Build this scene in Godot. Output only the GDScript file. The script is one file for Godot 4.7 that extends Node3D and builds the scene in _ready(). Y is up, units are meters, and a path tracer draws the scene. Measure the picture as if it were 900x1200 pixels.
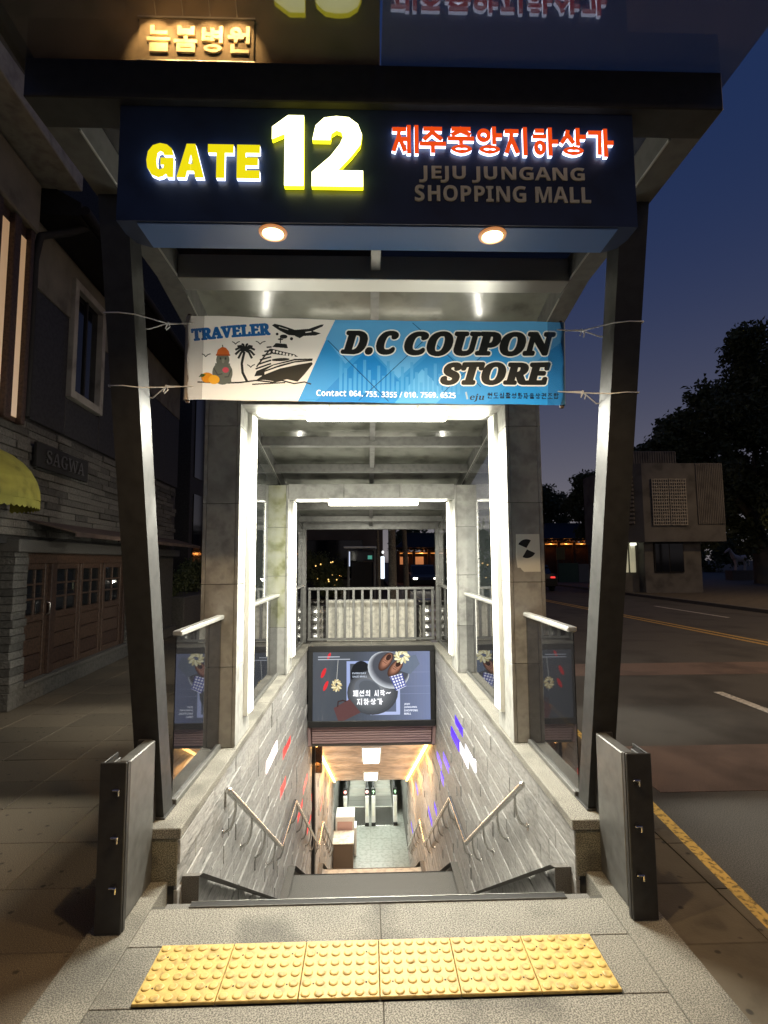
extends Node3D
# Underground arcade entrance at dusk. World: x right, y up, metres; the street runs along -z, written below as the distance d = -z.

var M := {}
var rng := RandomNumberGenerator.new()
var box_cache := {}
var font_sans: SystemFont
var font_serif: SystemFont


func V(x: float, y: float, d: float) -> Vector3:
	return Vector3(x, y, -d)


# ------------------------------------------------------------------ mesh builder
class MB:
	var v := PackedVector3Array()
	var n := PackedVector3Array()
	var uv := PackedVector2Array()
	var xf := Transform3D()

	func tri(a: Vector3, b: Vector3, c: Vector3, na := Vector3.ZERO, nb := Vector3.ZERO, nc := Vector3.ZERO, ua := Vector2.ZERO, ub := Vector2.ZERO, uc := Vector2.ZERO) -> void:
		# corners counter-clockwise seen from outside
		var f := (b - a).cross(c - a)
		if f.length_squared() < 1e-18:
			return
		f = f.normalized()
		for p in [[a, na, ua], [c, nc, uc], [b, nb, ub]]:
			v.append(xf * (p[0] as Vector3))
			n.append((xf.basis * ((p[1] as Vector3) if p[1] != Vector3.ZERO else f)).normalized())
			uv.append(p[2])

	func quad(a: Vector3, b: Vector3, c: Vector3, d: Vector3) -> void:
		tri(a, b, c, Vector3.ZERO, Vector3.ZERO, Vector3.ZERO, Vector2(0, 1), Vector2(1, 1), Vector2(1, 0))
		tri(a, c, d, Vector3.ZERO, Vector3.ZERO, Vector3.ZERO, Vector2(0, 1), Vector2(1, 0), Vector2(0, 0))

	func box(c: Vector3, s: Vector3, b := 0.0) -> void:
		var h := s / 2.0
		b = minf(b, minf(h.x, minf(h.y, h.z)) * 0.8)
		for ax in 3:
			var u := (ax + 1) % 3
			var w := (ax + 2) % 3
			for sg in [-1.0, 1.0]:
				var p := []
				for k in [[-1, -1], [1, -1], [1, 1], [-1, 1]]:
					var q := Vector3.ZERO
					q[ax] = sg * h[ax]
					q[u] = k[0] * (h[u] - b)
					q[w] = k[1] * (h[w] - b)
					p.append(c + q)
				if sg > 0:
					quad(p[0], p[1], p[2], p[3])
				else:
					quad(p[3], p[2], p[1], p[0])
		if b <= 0.0:
			return
		for ax in 3:
			var u := (ax + 1) % 3
			var w := (ax + 2) % 3
			for su in [-1.0, 1.0]:
				for sw in [-1.0, 1.0]:
					var p := []
					for k in [[-1, 0], [1, 0], [1, 1], [-1, 1]]:
						var q := Vector3.ZERO
						q[ax] = k[0] * (h[ax] - b)
						q[u] = su * (h[u] - (b if k[1] == 1 else 0.0))
						q[w] = sw * (h[w] - (0.0 if k[1] == 1 else b))
						p.append(c + q)
					if su * sw > 0:
						quad(p[0], p[1], p[2], p[3])
					else:
						quad(p[3], p[2], p[1], p[0])
		for sx in [-1.0, 1.0]:
			for sy in [-1.0, 1.0]:
				for sz in [-1.0, 1.0]:
					var a := c + Vector3(sx * h.x, sy * (h.y - b), sz * (h.z - b))
					var e := c + Vector3(sx * (h.x - b), sy * h.y, sz * (h.z - b))
					var g := c + Vector3(sx * (h.x - b), sy * (h.y - b), sz * h.z)
					if sx * sy * sz > 0:
						tri(a, e, g)
					else:
						tri(a, g, e)

	# a flat polygon (x, y) pushed from z0 to z1 (z1 > z0)
	func prism(poly: PackedVector2Array, z0: float, z1: float) -> void:
		if Geometry2D.is_polygon_clockwise(poly):
			poly.reverse()
		# Godot calls y-down clockwise; make sure the area is positive with y up
		var area := 0.0
		for i in poly.size():
			area += poly[i].cross(poly[(i + 1) % poly.size()])
		if area < 0:
			poly.reverse()
		var ix := Geometry2D.triangulate_polygon(poly)
		for i in range(0, ix.size(), 3):
			var a := poly[ix[i]]
			var b := poly[ix[i + 1]]
			var c := poly[ix[i + 2]]
			if (b - a).cross(c - a) < 0:
				var t := b
				b = c
				c = t
			tri(Vector3(a.x, a.y, z1), Vector3(b.x, b.y, z1), Vector3(c.x, c.y, z1))
			tri(Vector3(a.x, a.y, z0), Vector3(c.x, c.y, z0), Vector3(b.x, b.y, z0))
		for i in poly.size():
			var a := poly[i]
			var b := poly[(i + 1) % poly.size()]
			quad(Vector3(a.x, a.y, z0), Vector3(b.x, b.y, z0), Vector3(b.x, b.y, z1), Vector3(a.x, a.y, z1))

	# smooth tube along a path; radii one or one per point
	func tube(path: Array, r, sides := 10, cap := true) -> void:
		var rings := []
		var norms := []
		var up := Vector3(0.13, 1, 0.07).normalized()
		for i in path.size():
			var t: Vector3 = (path[mini(i + 1, path.size() - 1)] - path[maxi(i - 1, 0)]).normalized()
			if absf(t.dot(up)) > 0.97:
				up = Vector3(1, 0.1, 0.05).normalized()
			var s := up.cross(t).normalized()
			up = t.cross(s).normalized()
			var rr: float = r[i] if r is Array else r
			var ring := []
			var nn := []
			for k in sides:
				var a := TAU * k / sides
				var o := s * cos(a) + up * sin(a)
				ring.append(path[i] + o * rr)
				nn.append(o)
			rings.append(ring)
			norms.append(nn)
		for i in path.size() - 1:
			for k in sides:
				var l := (k + 1) % sides
				tri(rings[i][k], rings[i][l], rings[i + 1][l], norms[i][k], norms[i][l], norms[i + 1][l])
				tri(rings[i][k], rings[i + 1][l], rings[i + 1][k], norms[i][k], norms[i + 1][l], norms[i + 1][k])
		if cap:
			for k in range(1, sides - 1):
				tri(rings[0][0], rings[0][k + 1], rings[0][k])
				var e := path.size() - 1
				tri(rings[e][0], rings[e][k], rings[e][k + 1])

	# lathe round the y axis: profile of (radius, height)
	func lathe(prof: Array, sides := 16, at := Vector3.ZERO) -> void:
		for i in prof.size() - 1:
			for k in sides:
				var a := TAU * k / sides
				var b := TAU * (k + 1) / sides
				var p: Vector2 = prof[i]
				var q: Vector2 = prof[i + 1]
				var t := (q - p).normalized()
				var na := Vector3(t.y * cos(a), -t.x, -t.y * sin(a))
				var nb := Vector3(t.y * cos(b), -t.x, -t.y * sin(b))
				var p0 := at + Vector3(p.x * cos(a), p.y, -p.x * sin(a))
				var p1 := at + Vector3(p.x * cos(b), p.y, -p.x * sin(b))
				var q0 := at + Vector3(q.x * cos(a), q.y, -q.x * sin(a))
				var q1 := at + Vector3(q.x * cos(b), q.y, -q.x * sin(b))
				tri(p0, p1, q1, na, nb, nb)
				tri(p0, q1, q0, na, nb, na)

	func mesh() -> ArrayMesh:
		var arr := []
		arr.resize(Mesh.ARRAY_MAX)
		arr[Mesh.ARRAY_VERTEX] = v
		arr[Mesh.ARRAY_NORMAL] = n
		arr[Mesh.ARRAY_TEX_UV] = uv
		var m := ArrayMesh.new()
		m.add_surface_from_arrays(Mesh.PRIMITIVE_TRIANGLES, arr)
		return m


func put(called: String, m, material: Material, parent: Node = null, at := Vector3.ZERO) -> MeshInstance3D:
	var o := MeshInstance3D.new()
	o.name = called
	o.mesh = m.mesh() if m is MB else m
	o.material_override = material
	(self if parent == null else parent).add_child(o, true)
	o.position = at
	return o


func thing(called: String, label: String, category: String, at := Vector3.ZERO, group := "") -> Node3D:
	var o := Node3D.new()
	o.name = called
	add_child(o, true)
	o.position = at
	return tag(o, label, category, group)


func tag(o: Node3D, label: String, category: String, group := "") -> Node3D:
	o.set_meta("label", label)
	o.set_meta("category", category)
	if group:
		o.set_meta("group", group)
	return o


func structure(called: String, label := "") -> Node3D:
	var o := Node3D.new()
	o.name = called
	add_child(o, true)
	o.set_meta("kind", "structure")
	if label:
		o.set_meta("label", label)
	return o


# box given by its ranges in x, y and distance d, in world axes (parents sit at the origin unless told)
func bx(called: String, parent: Node, x0: float, x1: float, y0: float, y1: float, d0: float, d1: float, material: Material, bevel := 0.003) -> MeshInstance3D:
	var s := Vector3(absf(x1 - x0), absf(y1 - y0), absf(d1 - d0))
	var key := "%.4f %.4f %.4f %.4f" % [s.x, s.y, s.z, bevel]
	if not box_cache.has(key):
		var b := MB.new()
		b.box(Vector3.ZERO, s, bevel)
		box_cache[key] = b.mesh()
	var c := Vector3((x0 + x1) / 2, (y0 + y1) / 2, -(d0 + d1) / 2)
	return put(called, box_cache[key], material, parent, offset(parent) + c)


func offset(parent: Node) -> Vector3:
	return Vector3.ZERO if parent == null or parent == self else -(parent as Node3D).global_position


# a side profile in (d, y), extruded from x0 to x1
func side_prism(called: String, parent: Node, poly: Array, x0: float, x1: float, material: Material) -> MeshInstance3D:
	var b := MB.new()
	b.xf = Transform3D(Basis(Vector3(0, 0, -1), Vector3(0, 1, 0), Vector3(1, 0, 0)), Vector3.ZERO)
	b.prism(PackedVector2Array(poly), x0, x1)
	return put(called, b, material, parent, offset(parent))


# ------------------------------------------------------------------ materials
func noise(seed_: int, freq: float, oct := 4, kind := FastNoiseLite.TYPE_SIMPLEX) -> FastNoiseLite:
	var f := FastNoiseLite.new()
	f.seed = seed_
	f.frequency = freq
	f.noise_type = kind
	f.fractal_octaves = oct
	return f


func ntex(seed_: int, freq: float, stops: Array, oct := 4, size := 512, kind := FastNoiseLite.TYPE_SIMPLEX) -> NoiseTexture2D:
	var t := NoiseTexture2D.new()
	t.width = size
	t.height = size
	t.seamless = true
	t.noise = noise(seed_, freq, oct, kind)
	var g := Gradient.new()
	var offs := PackedFloat32Array()
	var cols := PackedColorArray()
	for s in stops:
		offs.append(s[0])
		cols.append(s[1] if s[1] is Color else Color(s[1], s[1], s[1]))
	g.offsets = offs
	g.colors = cols
	t.color_ramp = g
	return t


func mat(c: Color, rough := 0.6, metal := 0.0) -> StandardMaterial3D:
	var m := StandardMaterial3D.new()
	m.albedo_color = c
	m.roughness = rough
	m.metallic = metal
	return m


func lin(r: float, g: float, b: float) -> Color:
	return Color(r, g, b).linear_to_srgb()


func surf(c: Color, rough: float, tex, scale: float, metal := 0.0, bump = null, bump_cm := 0.0, rtex = null) -> StandardMaterial3D:
	var m := mat(c, rough, metal)
	m.uv1_triplanar = true
	m.uv1_world_triplanar = true
	m.uv1_triplanar_sharpness = 6.0
	m.uv1_scale = Vector3(scale, scale, scale)
	if tex:
		m.albedo_texture = tex
	if bump:
		m.heightmap_enabled = true
		m.heightmap_texture = bump
		m.heightmap_scale = bump_cm
	if rtex:
		m.roughness = 1.0
		m.roughness_texture = rtex
	return m


# a second, coarser pattern over the first
func dirt(m: StandardMaterial3D, tex: Texture2D, scale: float) -> void:
	m.detail_enabled = true
	m.detail_albedo = tex
	m.detail_blend_mode = BaseMaterial3D.BLEND_MODE_MUL
	m.detail_uv_layer = BaseMaterial3D.DETAIL_UV_2
	m.uv2_triplanar = true
	m.uv2_world_triplanar = true
	m.uv2_triplanar_sharpness = 6.0
	m.uv2_scale = Vector3(scale, scale, scale)


func glow(c: Color, e: float) -> StandardMaterial3D:
	var m := mat(Color(0.9, 0.9, 0.9), 0.5)
	m.emission_enabled = true
	m.emission = c
	m.emission_energy_multiplier = e
	return m


func pane(c: Color, alpha: float, rough := 0.02) -> StandardMaterial3D:
	var m := mat(Color(c.r, c.g, c.b, alpha), rough)
	m.transparency = BaseMaterial3D.TRANSPARENCY_ALPHA
	return m


func make_materials() -> void:
	var speck := ntex(3, 0.11, [[0.0, 0.4], [0.4, 0.6], [0.5, 0.82], [0.6, 0.97], [0.75, 1.0]], 4, 1024)
	(speck.noise as FastNoiseLite).fractal_gain = 0.8
	var blotch := ntex(5, 0.012, [[0.0, 0.78], [0.45, 0.93], [0.7, 1.0], [1.0, 0.88]], 6)
	var grit := ntex(7, 0.12, [[0.0, 0.2], [1.0, 0.9]], 4)
	var cleft := ntex(9, 0.02, [[0.0, 0.0], [1.0, 1.0]], 6)
	var brushed := ntex(11, 0.03, [[0.0, 0.86], [0.5, 0.95], [1.0, 1.0]], 5)
	var wear := ntex(13, 0.015, [[0.0, 0.22], [0.5, 0.27], [1.0, 0.34]], 5)
	var wet := ntex(15, 0.02, [[0.0, 0.36], [0.5, 0.42], [1.0, 0.52]], 4)
	var mossy := ntex(17, 0.011, [[0.0, Color(1, 1, 1)], [0.48, Color(0.95, 0.96, 0.9)], [0.68, Color(0.84, 0.85, 0.72)], [1.0, Color(0.66, 0.68, 0.52)]], 5)
	var woodg := NoiseTexture2D.new()
	woodg = ntex(19, 0.03, [[0.0, 0.55], [0.5, 0.9], [1.0, 1.0]], 5)
	var stains := ntex(21, 0.006, [[0.0, 0.7], [0.4, 0.9], [1.0, 1.0]], 7)

	var grime := ntex(61, 0.004, [[0.0, 0.7], [0.3, 0.87], [0.45, 0.97], [0.6, 1.0], [1.0, 0.93]], 7, 1024)
	var spots := ntex(63, 0.022, [[0.0, 0.45], [0.1, 0.6], [0.15, 1.0], [1.0, 1.0]], 2, 1024, FastNoiseLite.TYPE_CELLULAR)
	M.granite = surf(lin(0.325, 0.312, 0.268), 0.75, speck, 0.9, 0, grit, 0.12)
	M.granite_b = surf(lin(0.3, 0.288, 0.245), 0.75, speck, 1.0, 0, grit, 0.12)
	M.granite_dark = surf(lin(0.16, 0.15, 0.135), 0.7, speck, 1.5, 0, grit, 0.1)
	M.granite_dirty = surf(lin(0.3, 0.28, 0.2), 0.8, speck, 0.95, 0, grit, 0.15)
	M.paving = []
	for k in 4:
		M.paving.append(surf(lin(0.14 + 0.016 * k, 0.115 + 0.012 * k, 0.08 + 0.008 * k), 0.75, speck, 1.1 + 0.15 * k, 0, grit, 0.15))
	M.dark_paving = []
	for k in 3:
		M.dark_paving.append(surf(lin(0.105 + 0.014 * k, 0.09 + 0.012 * k, 0.065 + 0.008 * k), 0.75, stains, 0.6 + 0.2 * k, 0, grit, 0.15))
	M.bed = surf(lin(0.035, 0.032, 0.027), 0.95, null, 1.0)
	M.asphalt = surf(lin(0.1, 0.095, 0.087), 0.85, ntex(23, 0.12, [[0.0, 0.5], [0.45, 0.75], [0.55, 0.9], [1.0, 1.0]], 4, 1024), 0.8, 0, grit, 0.15)
	M.red_asphalt = surf(lin(0.21, 0.145, 0.12), 0.85, ntex(25, 0.12, [[0.0, 0.5], [0.45, 0.75], [0.55, 0.92], [1.0, 1.0]], 4, 1024), 0.8, 0, grit, 0.15)
	M.yellow_paint = surf(lin(0.52, 0.33, 0.075), 0.7, ntex(27, 0.05, [[0.0, 0.3], [0.3, 0.75], [0.5, 1.0], [1.0, 1.0]], 6), 0.8)
	M.white_paint = surf(lin(0.55, 0.53, 0.48), 0.7, ntex(29, 0.05, [[0.0, 0.35], [0.35, 0.8], [0.5, 1.0], [1.0, 1.0]], 6), 0.8)
	M.tactile = surf(lin(0.6, 0.42, 0.12), 0.5, ntex(31, 0.02, [[0.0, 0.72], [0.35, 0.92], [0.6, 1.0], [1.0, 0.93]], 6), 1.3, 0, grit, 0.03)
	M.slate = []
	for k in 5:
		var tone := 0.265 + 0.02 * k
		var m := surf(lin(tone * 1.0, tone * 0.99, tone * 0.95), 0.62, ntex(40 + k, 0.018, [[0.0, 0.8], [0.4, 0.92], [0.6, 1.0], [1.0, 0.9]], 6), 0.9 + 0.17 * k, 0, cleft, 0.28)
		m.uv1_scale = Vector3(0.9 + 0.17 * k, 2.6, 0.8)
		M.slate.append(m)
	M.grout = surf(lin(0.07, 0.068, 0.06), 0.95, null, 1.0)
	M.limestone = []
	for k in 3:
		M.limestone.append(surf(lin(0.36 + 0.02 * k, 0.36 + 0.02 * k, 0.335 + 0.018 * k), 0.72, blotch, 0.5 + 0.2 * k, 0, grit, 0.06))
	M.mossy_stone = surf(lin(0.36, 0.36, 0.3), 0.8, mossy, 0.62, 0, grit, 0.08)
	M.steel_dark = surf(lin(0.045, 0.045, 0.044), 0.42, brushed, 0.8, 0.35, null, 0, wet)
	M.steel = mat(lin(0.4, 0.4, 0.38), 0.36, 0.8)
	M.steel_post = surf(lin(0.04, 0.041, 0.041), 0.4, brushed, 0.7, 0.45, null, 0, wet)
	M.steel_beam = surf(lin(0.15, 0.15, 0.143), 0.42, brushed, 0.7, 0.5, null, 0, wet)
	M.steel_grey = surf(lin(0.2, 0.2, 0.19), 0.4, brushed, 0.7, 0.6, null, 0, wet)
	M.stainless = mat(lin(0.6, 0.59, 0.56), 0.26, 1.0)
	M.mirror_steel = mat(lin(0.7, 0.7, 0.67), 0.24, 0.9)
	M.alu = mat(lin(0.55, 0.55, 0.52), 0.35, 0.8)
	M.ceiling_panel = surf(lin(0.2, 0.205, 0.175), 0.14, stains, 0.8, 0.0, null, 0, ntex(33, 0.02, [[0.0, 0.1], [0.5, 0.15], [1.0, 0.22]], 4))
	M.roof_glass = pane(Color(0.3, 0.3, 0.285), 0.5, 0.03)
	M.glass = pane(Color(0.5, 0.55, 0.55), 0.04)
	M.glass_tinted = pane(Color(0.11, 0.11, 0.12), 0.72)
	M.glass_dark = pane(Color(0.16, 0.17, 0.18), 0.55, 0.02)
	M.window_glass = mat(lin(0.008, 0.009, 0.011), 0.06)
	M.black = mat(lin(0.012, 0.012, 0.012), 0.4)
	M.black_matte = mat(lin(0.014, 0.014, 0.014), 0.75)
	M.rubber = mat(lin(0.025, 0.025, 0.025), 0.7)
	M.navy = surf(lin(0.02, 0.04, 0.105), 0.38, stains, 1.2)
	M.white_panel = surf(lin(0.82, 0.8, 0.7), 0.6, blotch, 1.3)
	M.white_plastic = mat(lin(0.7, 0.7, 0.68), 0.5)
	M.rope = mat(lin(0.8, 0.82, 0.84), 0.8)
	M.hall_tile = surf(lin(0.24, 0.25, 0.225), 0.4, blotch, 1.1)
	M.step_stone = surf(lin(0.2, 0.195, 0.18), 0.6, speck, 1.4)
	M.warm_ceiling = surf(lin(0.72, 0.62, 0.54), 0.8, blotch, 0.4)
	M.soffit_wood = mat(lin(0.46, 0.32, 0.31), 0.6)
	M.wood = surf(lin(0.09, 0.052, 0.034), 0.55, woodg, 1.2)
	M.wood_dark = surf(lin(0.065, 0.035, 0.024), 0.6, woodg, 1.1)
	M.house_stone = []
	for k in 4:
		M.house_stone.append(surf(lin(0.07 + 0.02 * k, 0.067 + 0.019 * k, 0.06 + 0.017 * k), 0.85, blotch, 1.4 + 0.4 * k, 0, cleft, 0.6))
	M.stucco = surf(lin(0.22, 0.205, 0.17), 0.9, stains, 0.5, 0, grit, 0.15)
	M.window_white = surf(lin(0.42, 0.4, 0.35), 0.8, stains, 0.7)
	M.siding = surf(lin(0.035, 0.034, 0.034), 0.6, woodg, 0.8)
	M.roof_dark = surf(lin(0.014, 0.014, 0.015), 0.8, blotch, 0.8)
	M.awning_brown = surf(lin(0.11, 0.075, 0.06), 0.9, stains, 0.8)
	M.awning_yellow = surf(lin(0.36, 0.34, 0.06), 0.8, stains, 1.1)
	M.awning_yellow.backlight_enabled = true
	M.awning_yellow.backlight = Color(0.3, 0.3, 0.1)
	M.concrete = surf(lin(0.15, 0.145, 0.135), 0.9, stains, 0.25, 0, grit, 0.3)
	M.concrete_b = surf(lin(0.17, 0.16, 0.145), 0.9, stains, 0.3, 0, grit, 0.3)
	M.corrugated = surf(lin(0.16, 0.145, 0.125), 0.7, stains, 0.3)
	M.lattice = surf(lin(0.34, 0.32, 0.28), 0.85, blotch, 0.7)
	M.facade = surf(lin(0.2, 0.16, 0.11), 0.85, stains, 0.06, 0, grit, 0.4)
	M.bark = surf(lin(0.3, 0.27, 0.21), 0.95, ntex(35, 0.05, [[0.0, 0.4], [1.0, 1.0]], 5), 1.2, 0, cleft, 2.0)
	M.leaf = []
	for k in 3:
		var lm := mat(lin(0.06 + 0.02 * k, 0.075 + 0.025 * k, 0.03 + 0.008 * k), 0.6)
		lm.backlight_enabled = true
		lm.backlight = Color(0.12, 0.16, 0.05)
		M.leaf.append(lm)
	M.tile_roof = mat(lin(0.02, 0.021, 0.025), 0.7)
	M.paper = mat(lin(0.78, 0.78, 0.68), 0.8)
	M.tube = glow(Color(1.0, 0.97, 0.87), 5.0)
	M.led = glow(Color(1.0, 0.98, 0.88), 2.2)
	M.led_back = mat(lin(0.6, 0.6, 0.55), 0.5)
	M.warm_led = glow(Color(1.0, 0.74, 0.4), 9.0)
	M.panel_light = glow(Color(1.0, 0.97, 0.92), 4.0)
	M.downlight = glow(Color(1.0, 0.86, 0.56), 12.0)
	M.downlight_rim = glow(Color(1.0, 0.6, 0.2), 0.35)
	M.letter_yellow = glow(Color(0.97, 0.9, 0.06), 0.72)
	M.letter_bright = glow(Color(1.0, 0.99, 0.72), 3.4)
	M.letter_bright_side = glow(Color(0.95, 0.9, 0.1), 3.0)
	M.letter_white = glow(Color(0.86, 0.9, 1.0), 2.4)
	M.letter_orange = glow(Color(0.93, 0.3, 0.07), 0.75)
	M.letter_beige = mat(lin(0.9, 0.84, 0.62), 0.5)
	for k in [[M.granite, grime, 0.35], [M.granite_b, grime, 0.31], [M.asphalt, grime, 0.13], [M.red_asphalt, grime, 0.16], [M.granite_dirty, grime, 0.8]]:
		dirt(k[0], k[1], k[2])
	for m in M.paving + M.dark_paving:
		dirt(m, spots, 0.35)
	M.tile_red = glow(Color(1.0, 0.12, 0.16), 1.0)
	M.tile_red_white = glow(Color(1.0, 0.86, 0.86), 1.7)
	M.tile_purple = glow(Color(0.3, 0.1, 1.0), 1.05)
	M.tile_purple_white = glow(Color(0.93, 0.9, 1.0), 1.7)
	M.tile_red.albedo_color = Color(0.4, 0.05, 0.06)
	M.tile_purple.albedo_color = Color(0.1, 0.05, 0.4)
	for k in ["letter_yellow", "letter_orange", "letter_bright_side"]:
		M[k].albedo_color = M[k].emission.darkened(0.5)


# ------------------------------------------------------------------ lettering
const JAMO_C := "ㄱㄴㄷㄹㅁㅂㅅㅇㅈㅊㅋㅌㅍㅎ"
const CHO := ["ㄱ", "ㄲ", "ㄴ", "ㄷ", "ㄸ", "ㄹ", "ㅁ", "ㅂ", "ㅃ", "ㅅ", "ㅆ", "ㅇ", "ㅈ", "ㅉ", "ㅊ", "ㅋ", "ㅌ", "ㅍ", "ㅎ"]
const JUNG := ["ㅏ", "ㅐ", "ㅑ", "ㅒ", "ㅓ", "ㅔ", "ㅕ", "ㅖ", "ㅗ", "ㅘ", "ㅙ", "ㅚ", "ㅛ", "ㅜ", "ㅝ", "ㅞ", "ㅟ", "ㅠ", "ㅡ", "ㅢ", "ㅣ"]
const JONG := ["", "ㄱ", "ㄲ", "ㄳ", "ㄴ", "ㄵ", "ㄶ", "ㄷ", "ㄹ", "ㄺ", "ㄻ", "ㄼ", "ㄽ", "ㄾ", "ㄿ", "ㅀ", "ㅁ", "ㅂ", "ㅄ", "ㅅ", "ㅆ", "ㅇ", "ㅈ", "ㅊ", "ㅋ", "ㅌ", "ㅍ", "ㅎ"]


func ring(cx: float, cy: float, rx: float, ry: float, a0 := 0.0, a1 := 1.0, steps := 20) -> PackedVector2Array:
	var p := PackedVector2Array()
	for i in steps + 1:
		var a := TAU * lerpf(a0, a1, i / float(steps))
		p.append(Vector2(cx + rx * cos(a), cy + ry * sin(a)))
	return p


func line(pts: Array) -> PackedVector2Array:
	var p := PackedVector2Array()
	for i in range(0, pts.size(), 2):
		p.append(Vector2(pts[i], pts[i + 1]))
	return p


func jamo(j: String) -> Array:
	match j:
		"ㄱ": return [line([0, 1, 1, 1, 0.92, 0])]
		"ㄴ": return [line([0, 1, 0, 0, 1, 0])]
		"ㄷ": return [line([1, 1, 0, 1, 0, 0, 1, 0])]
		"ㄹ": return [line([0, 1, 1, 1, 1, 0.5, 0, 0.5, 0, 0, 1, 0])]
		"ㅁ": return [line([0, 1, 1, 1, 1, 0, 0, 0]), line([0, 0, 0, 1])]
		"ㅂ": return [line([0, 1, 0, 0, 1, 0, 1, 1]), line([0, 0.5, 1, 0.5])]
		"ㅅ": return [line([0.5, 1, 0.42, 0.6, 0, 0]), line([0.5, 0.7, 1, 0])]
		"ㅇ": return [ring(0.5, 0.5, 0.5, 0.5, 0, 0.997)]
		"ㅈ": return [line([0, 1, 1, 1]), line([0.5, 1, 0.42, 0.6, 0, 0]), line([0.5, 0.62, 1, 0])]
		"ㅍ": return [line([0, 1, 1, 1]), line([0, 0, 1, 0]), line([0.28, 1, 0.28, 0]), line([0.72, 1, 0.72, 0])]
		"ㅎ": return [line([0.25, 1.05, 0.75, 1.05]), line([0, 0.76, 1, 0.76]), ring(0.5, 0.2, 0.4, 0.27, 0, 0.997)]
		"ㅏ": return [line([0.2, 1, 0.2, 0]), line([0.2, 0.5, 1, 0.5])]
		"ㅐ": return [line([0, 1, 0, 0]), line([1, 1, 1, 0]), line([0, 0.5, 1, 0.5])]
		"ㅓ": return [line([0.8, 1, 0.8, 0]), line([0, 0.5, 0.8, 0.5])]
		"ㅔ": return [line([0.1, 1, 0.1, 0]), line([1.1, 1, 1.1, 0]), line([-0.55, 0.5, 0.1, 0.5])]
		"ㅕ": return [line([0.8, 1, 0.8, 0]), line([0, 0.66, 0.8, 0.66]), line([0, 0.33, 0.8, 0.33])]
		"ㅣ": return [line([0.6, 1, 0.6, 0])]
		"ㅗ": return [line([0, 0, 1, 0]), line([0.5, 0, 0.5, 1])]
		"ㅜ": return [line([0, 1, 1, 1]), line([0.5, 1, 0.5, 0])]
		"ㅠ": return [line([0, 1, 1, 1]), line([0.3, 1, 0.3, 0]), line([0.7, 1, 0.7, 0])]
		"ㅡ": return [line([0, 0.5, 1, 0.5])]
	return []


func placed(strokes: Array, x0: float, y0: float, x1: float, y1: float) -> Array:
	var out := []
	for s in strokes:
		var p := PackedVector2Array()
		for q in s:
			p.append(Vector2(lerpf(x0, x1, q.x), lerpf(y0, y1, q.y)))
		out.append(p)
	return out


# centre lines of one syllable in a unit square
func syllable(ch: String) -> Array:
	var c := ch.unicode_at(0) - 0xAC00
	if c < 0 or c > 11171:
		return [line([0.05, 0.42, 0.3, 0.56, 0.7, 0.44, 0.95, 0.58])] if ch == "~" else []
	var cho: String = CHO[c / 588]
	var jung: String = JUNG[(c % 588) / 28]
	var jong: String = JONG[c % 28]
	var out := []
	var lo := 0.0
	if jong:
		lo = 0.42
		out += placed(jamo(jong), 0.18, 0.06, 0.88, 0.26)
	if jung in ["ㅏ", "ㅐ", "ㅓ", "ㅔ", "ㅕ", "ㅣ"]:
		out += placed(jamo(cho), 0.08, lo + 0.1, 0.5, 0.9)
		out += placed(jamo(jung), 0.66, lo + 0.02, 0.98, 0.98)
	elif jung in ["ㅗ", "ㅜ", "ㅡ", "ㅠ"]:
		if jong:
			out += placed(jamo(cho), 0.2, 0.74, 0.84, 0.95)
			out += placed(jamo(jung), 0.04, 0.42, 0.98, 0.56)
		else:
			out += placed(jamo(cho), 0.2, 0.56, 0.82, 0.94)
			out += placed(jamo(jung), 0.04, 0.06, 0.98, 0.34)
	else:
		var parts: Array = {"ㅘ": ["ㅗ", "ㅏ"], "ㅝ": ["ㅜ", "ㅓ"], "ㅢ": ["ㅡ", "ㅣ"], "ㅟ": ["ㅜ", "ㅣ"], "ㅚ": ["ㅗ", "ㅣ"]}.get(jung, ["ㅡ", "ㅣ"])
		out += placed(jamo(cho), 0.14, lerpf(lo, 1, 0.5), 0.52, 0.94)
		out += placed(jamo(parts[0]), 0.04, lo + 0.06, 0.62, lo + (0.2 if jong else 0.3))
		out += placed(jamo(parts[1]), 0.68, lo + 0.02, 0.98, 0.98)
	return out


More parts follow.
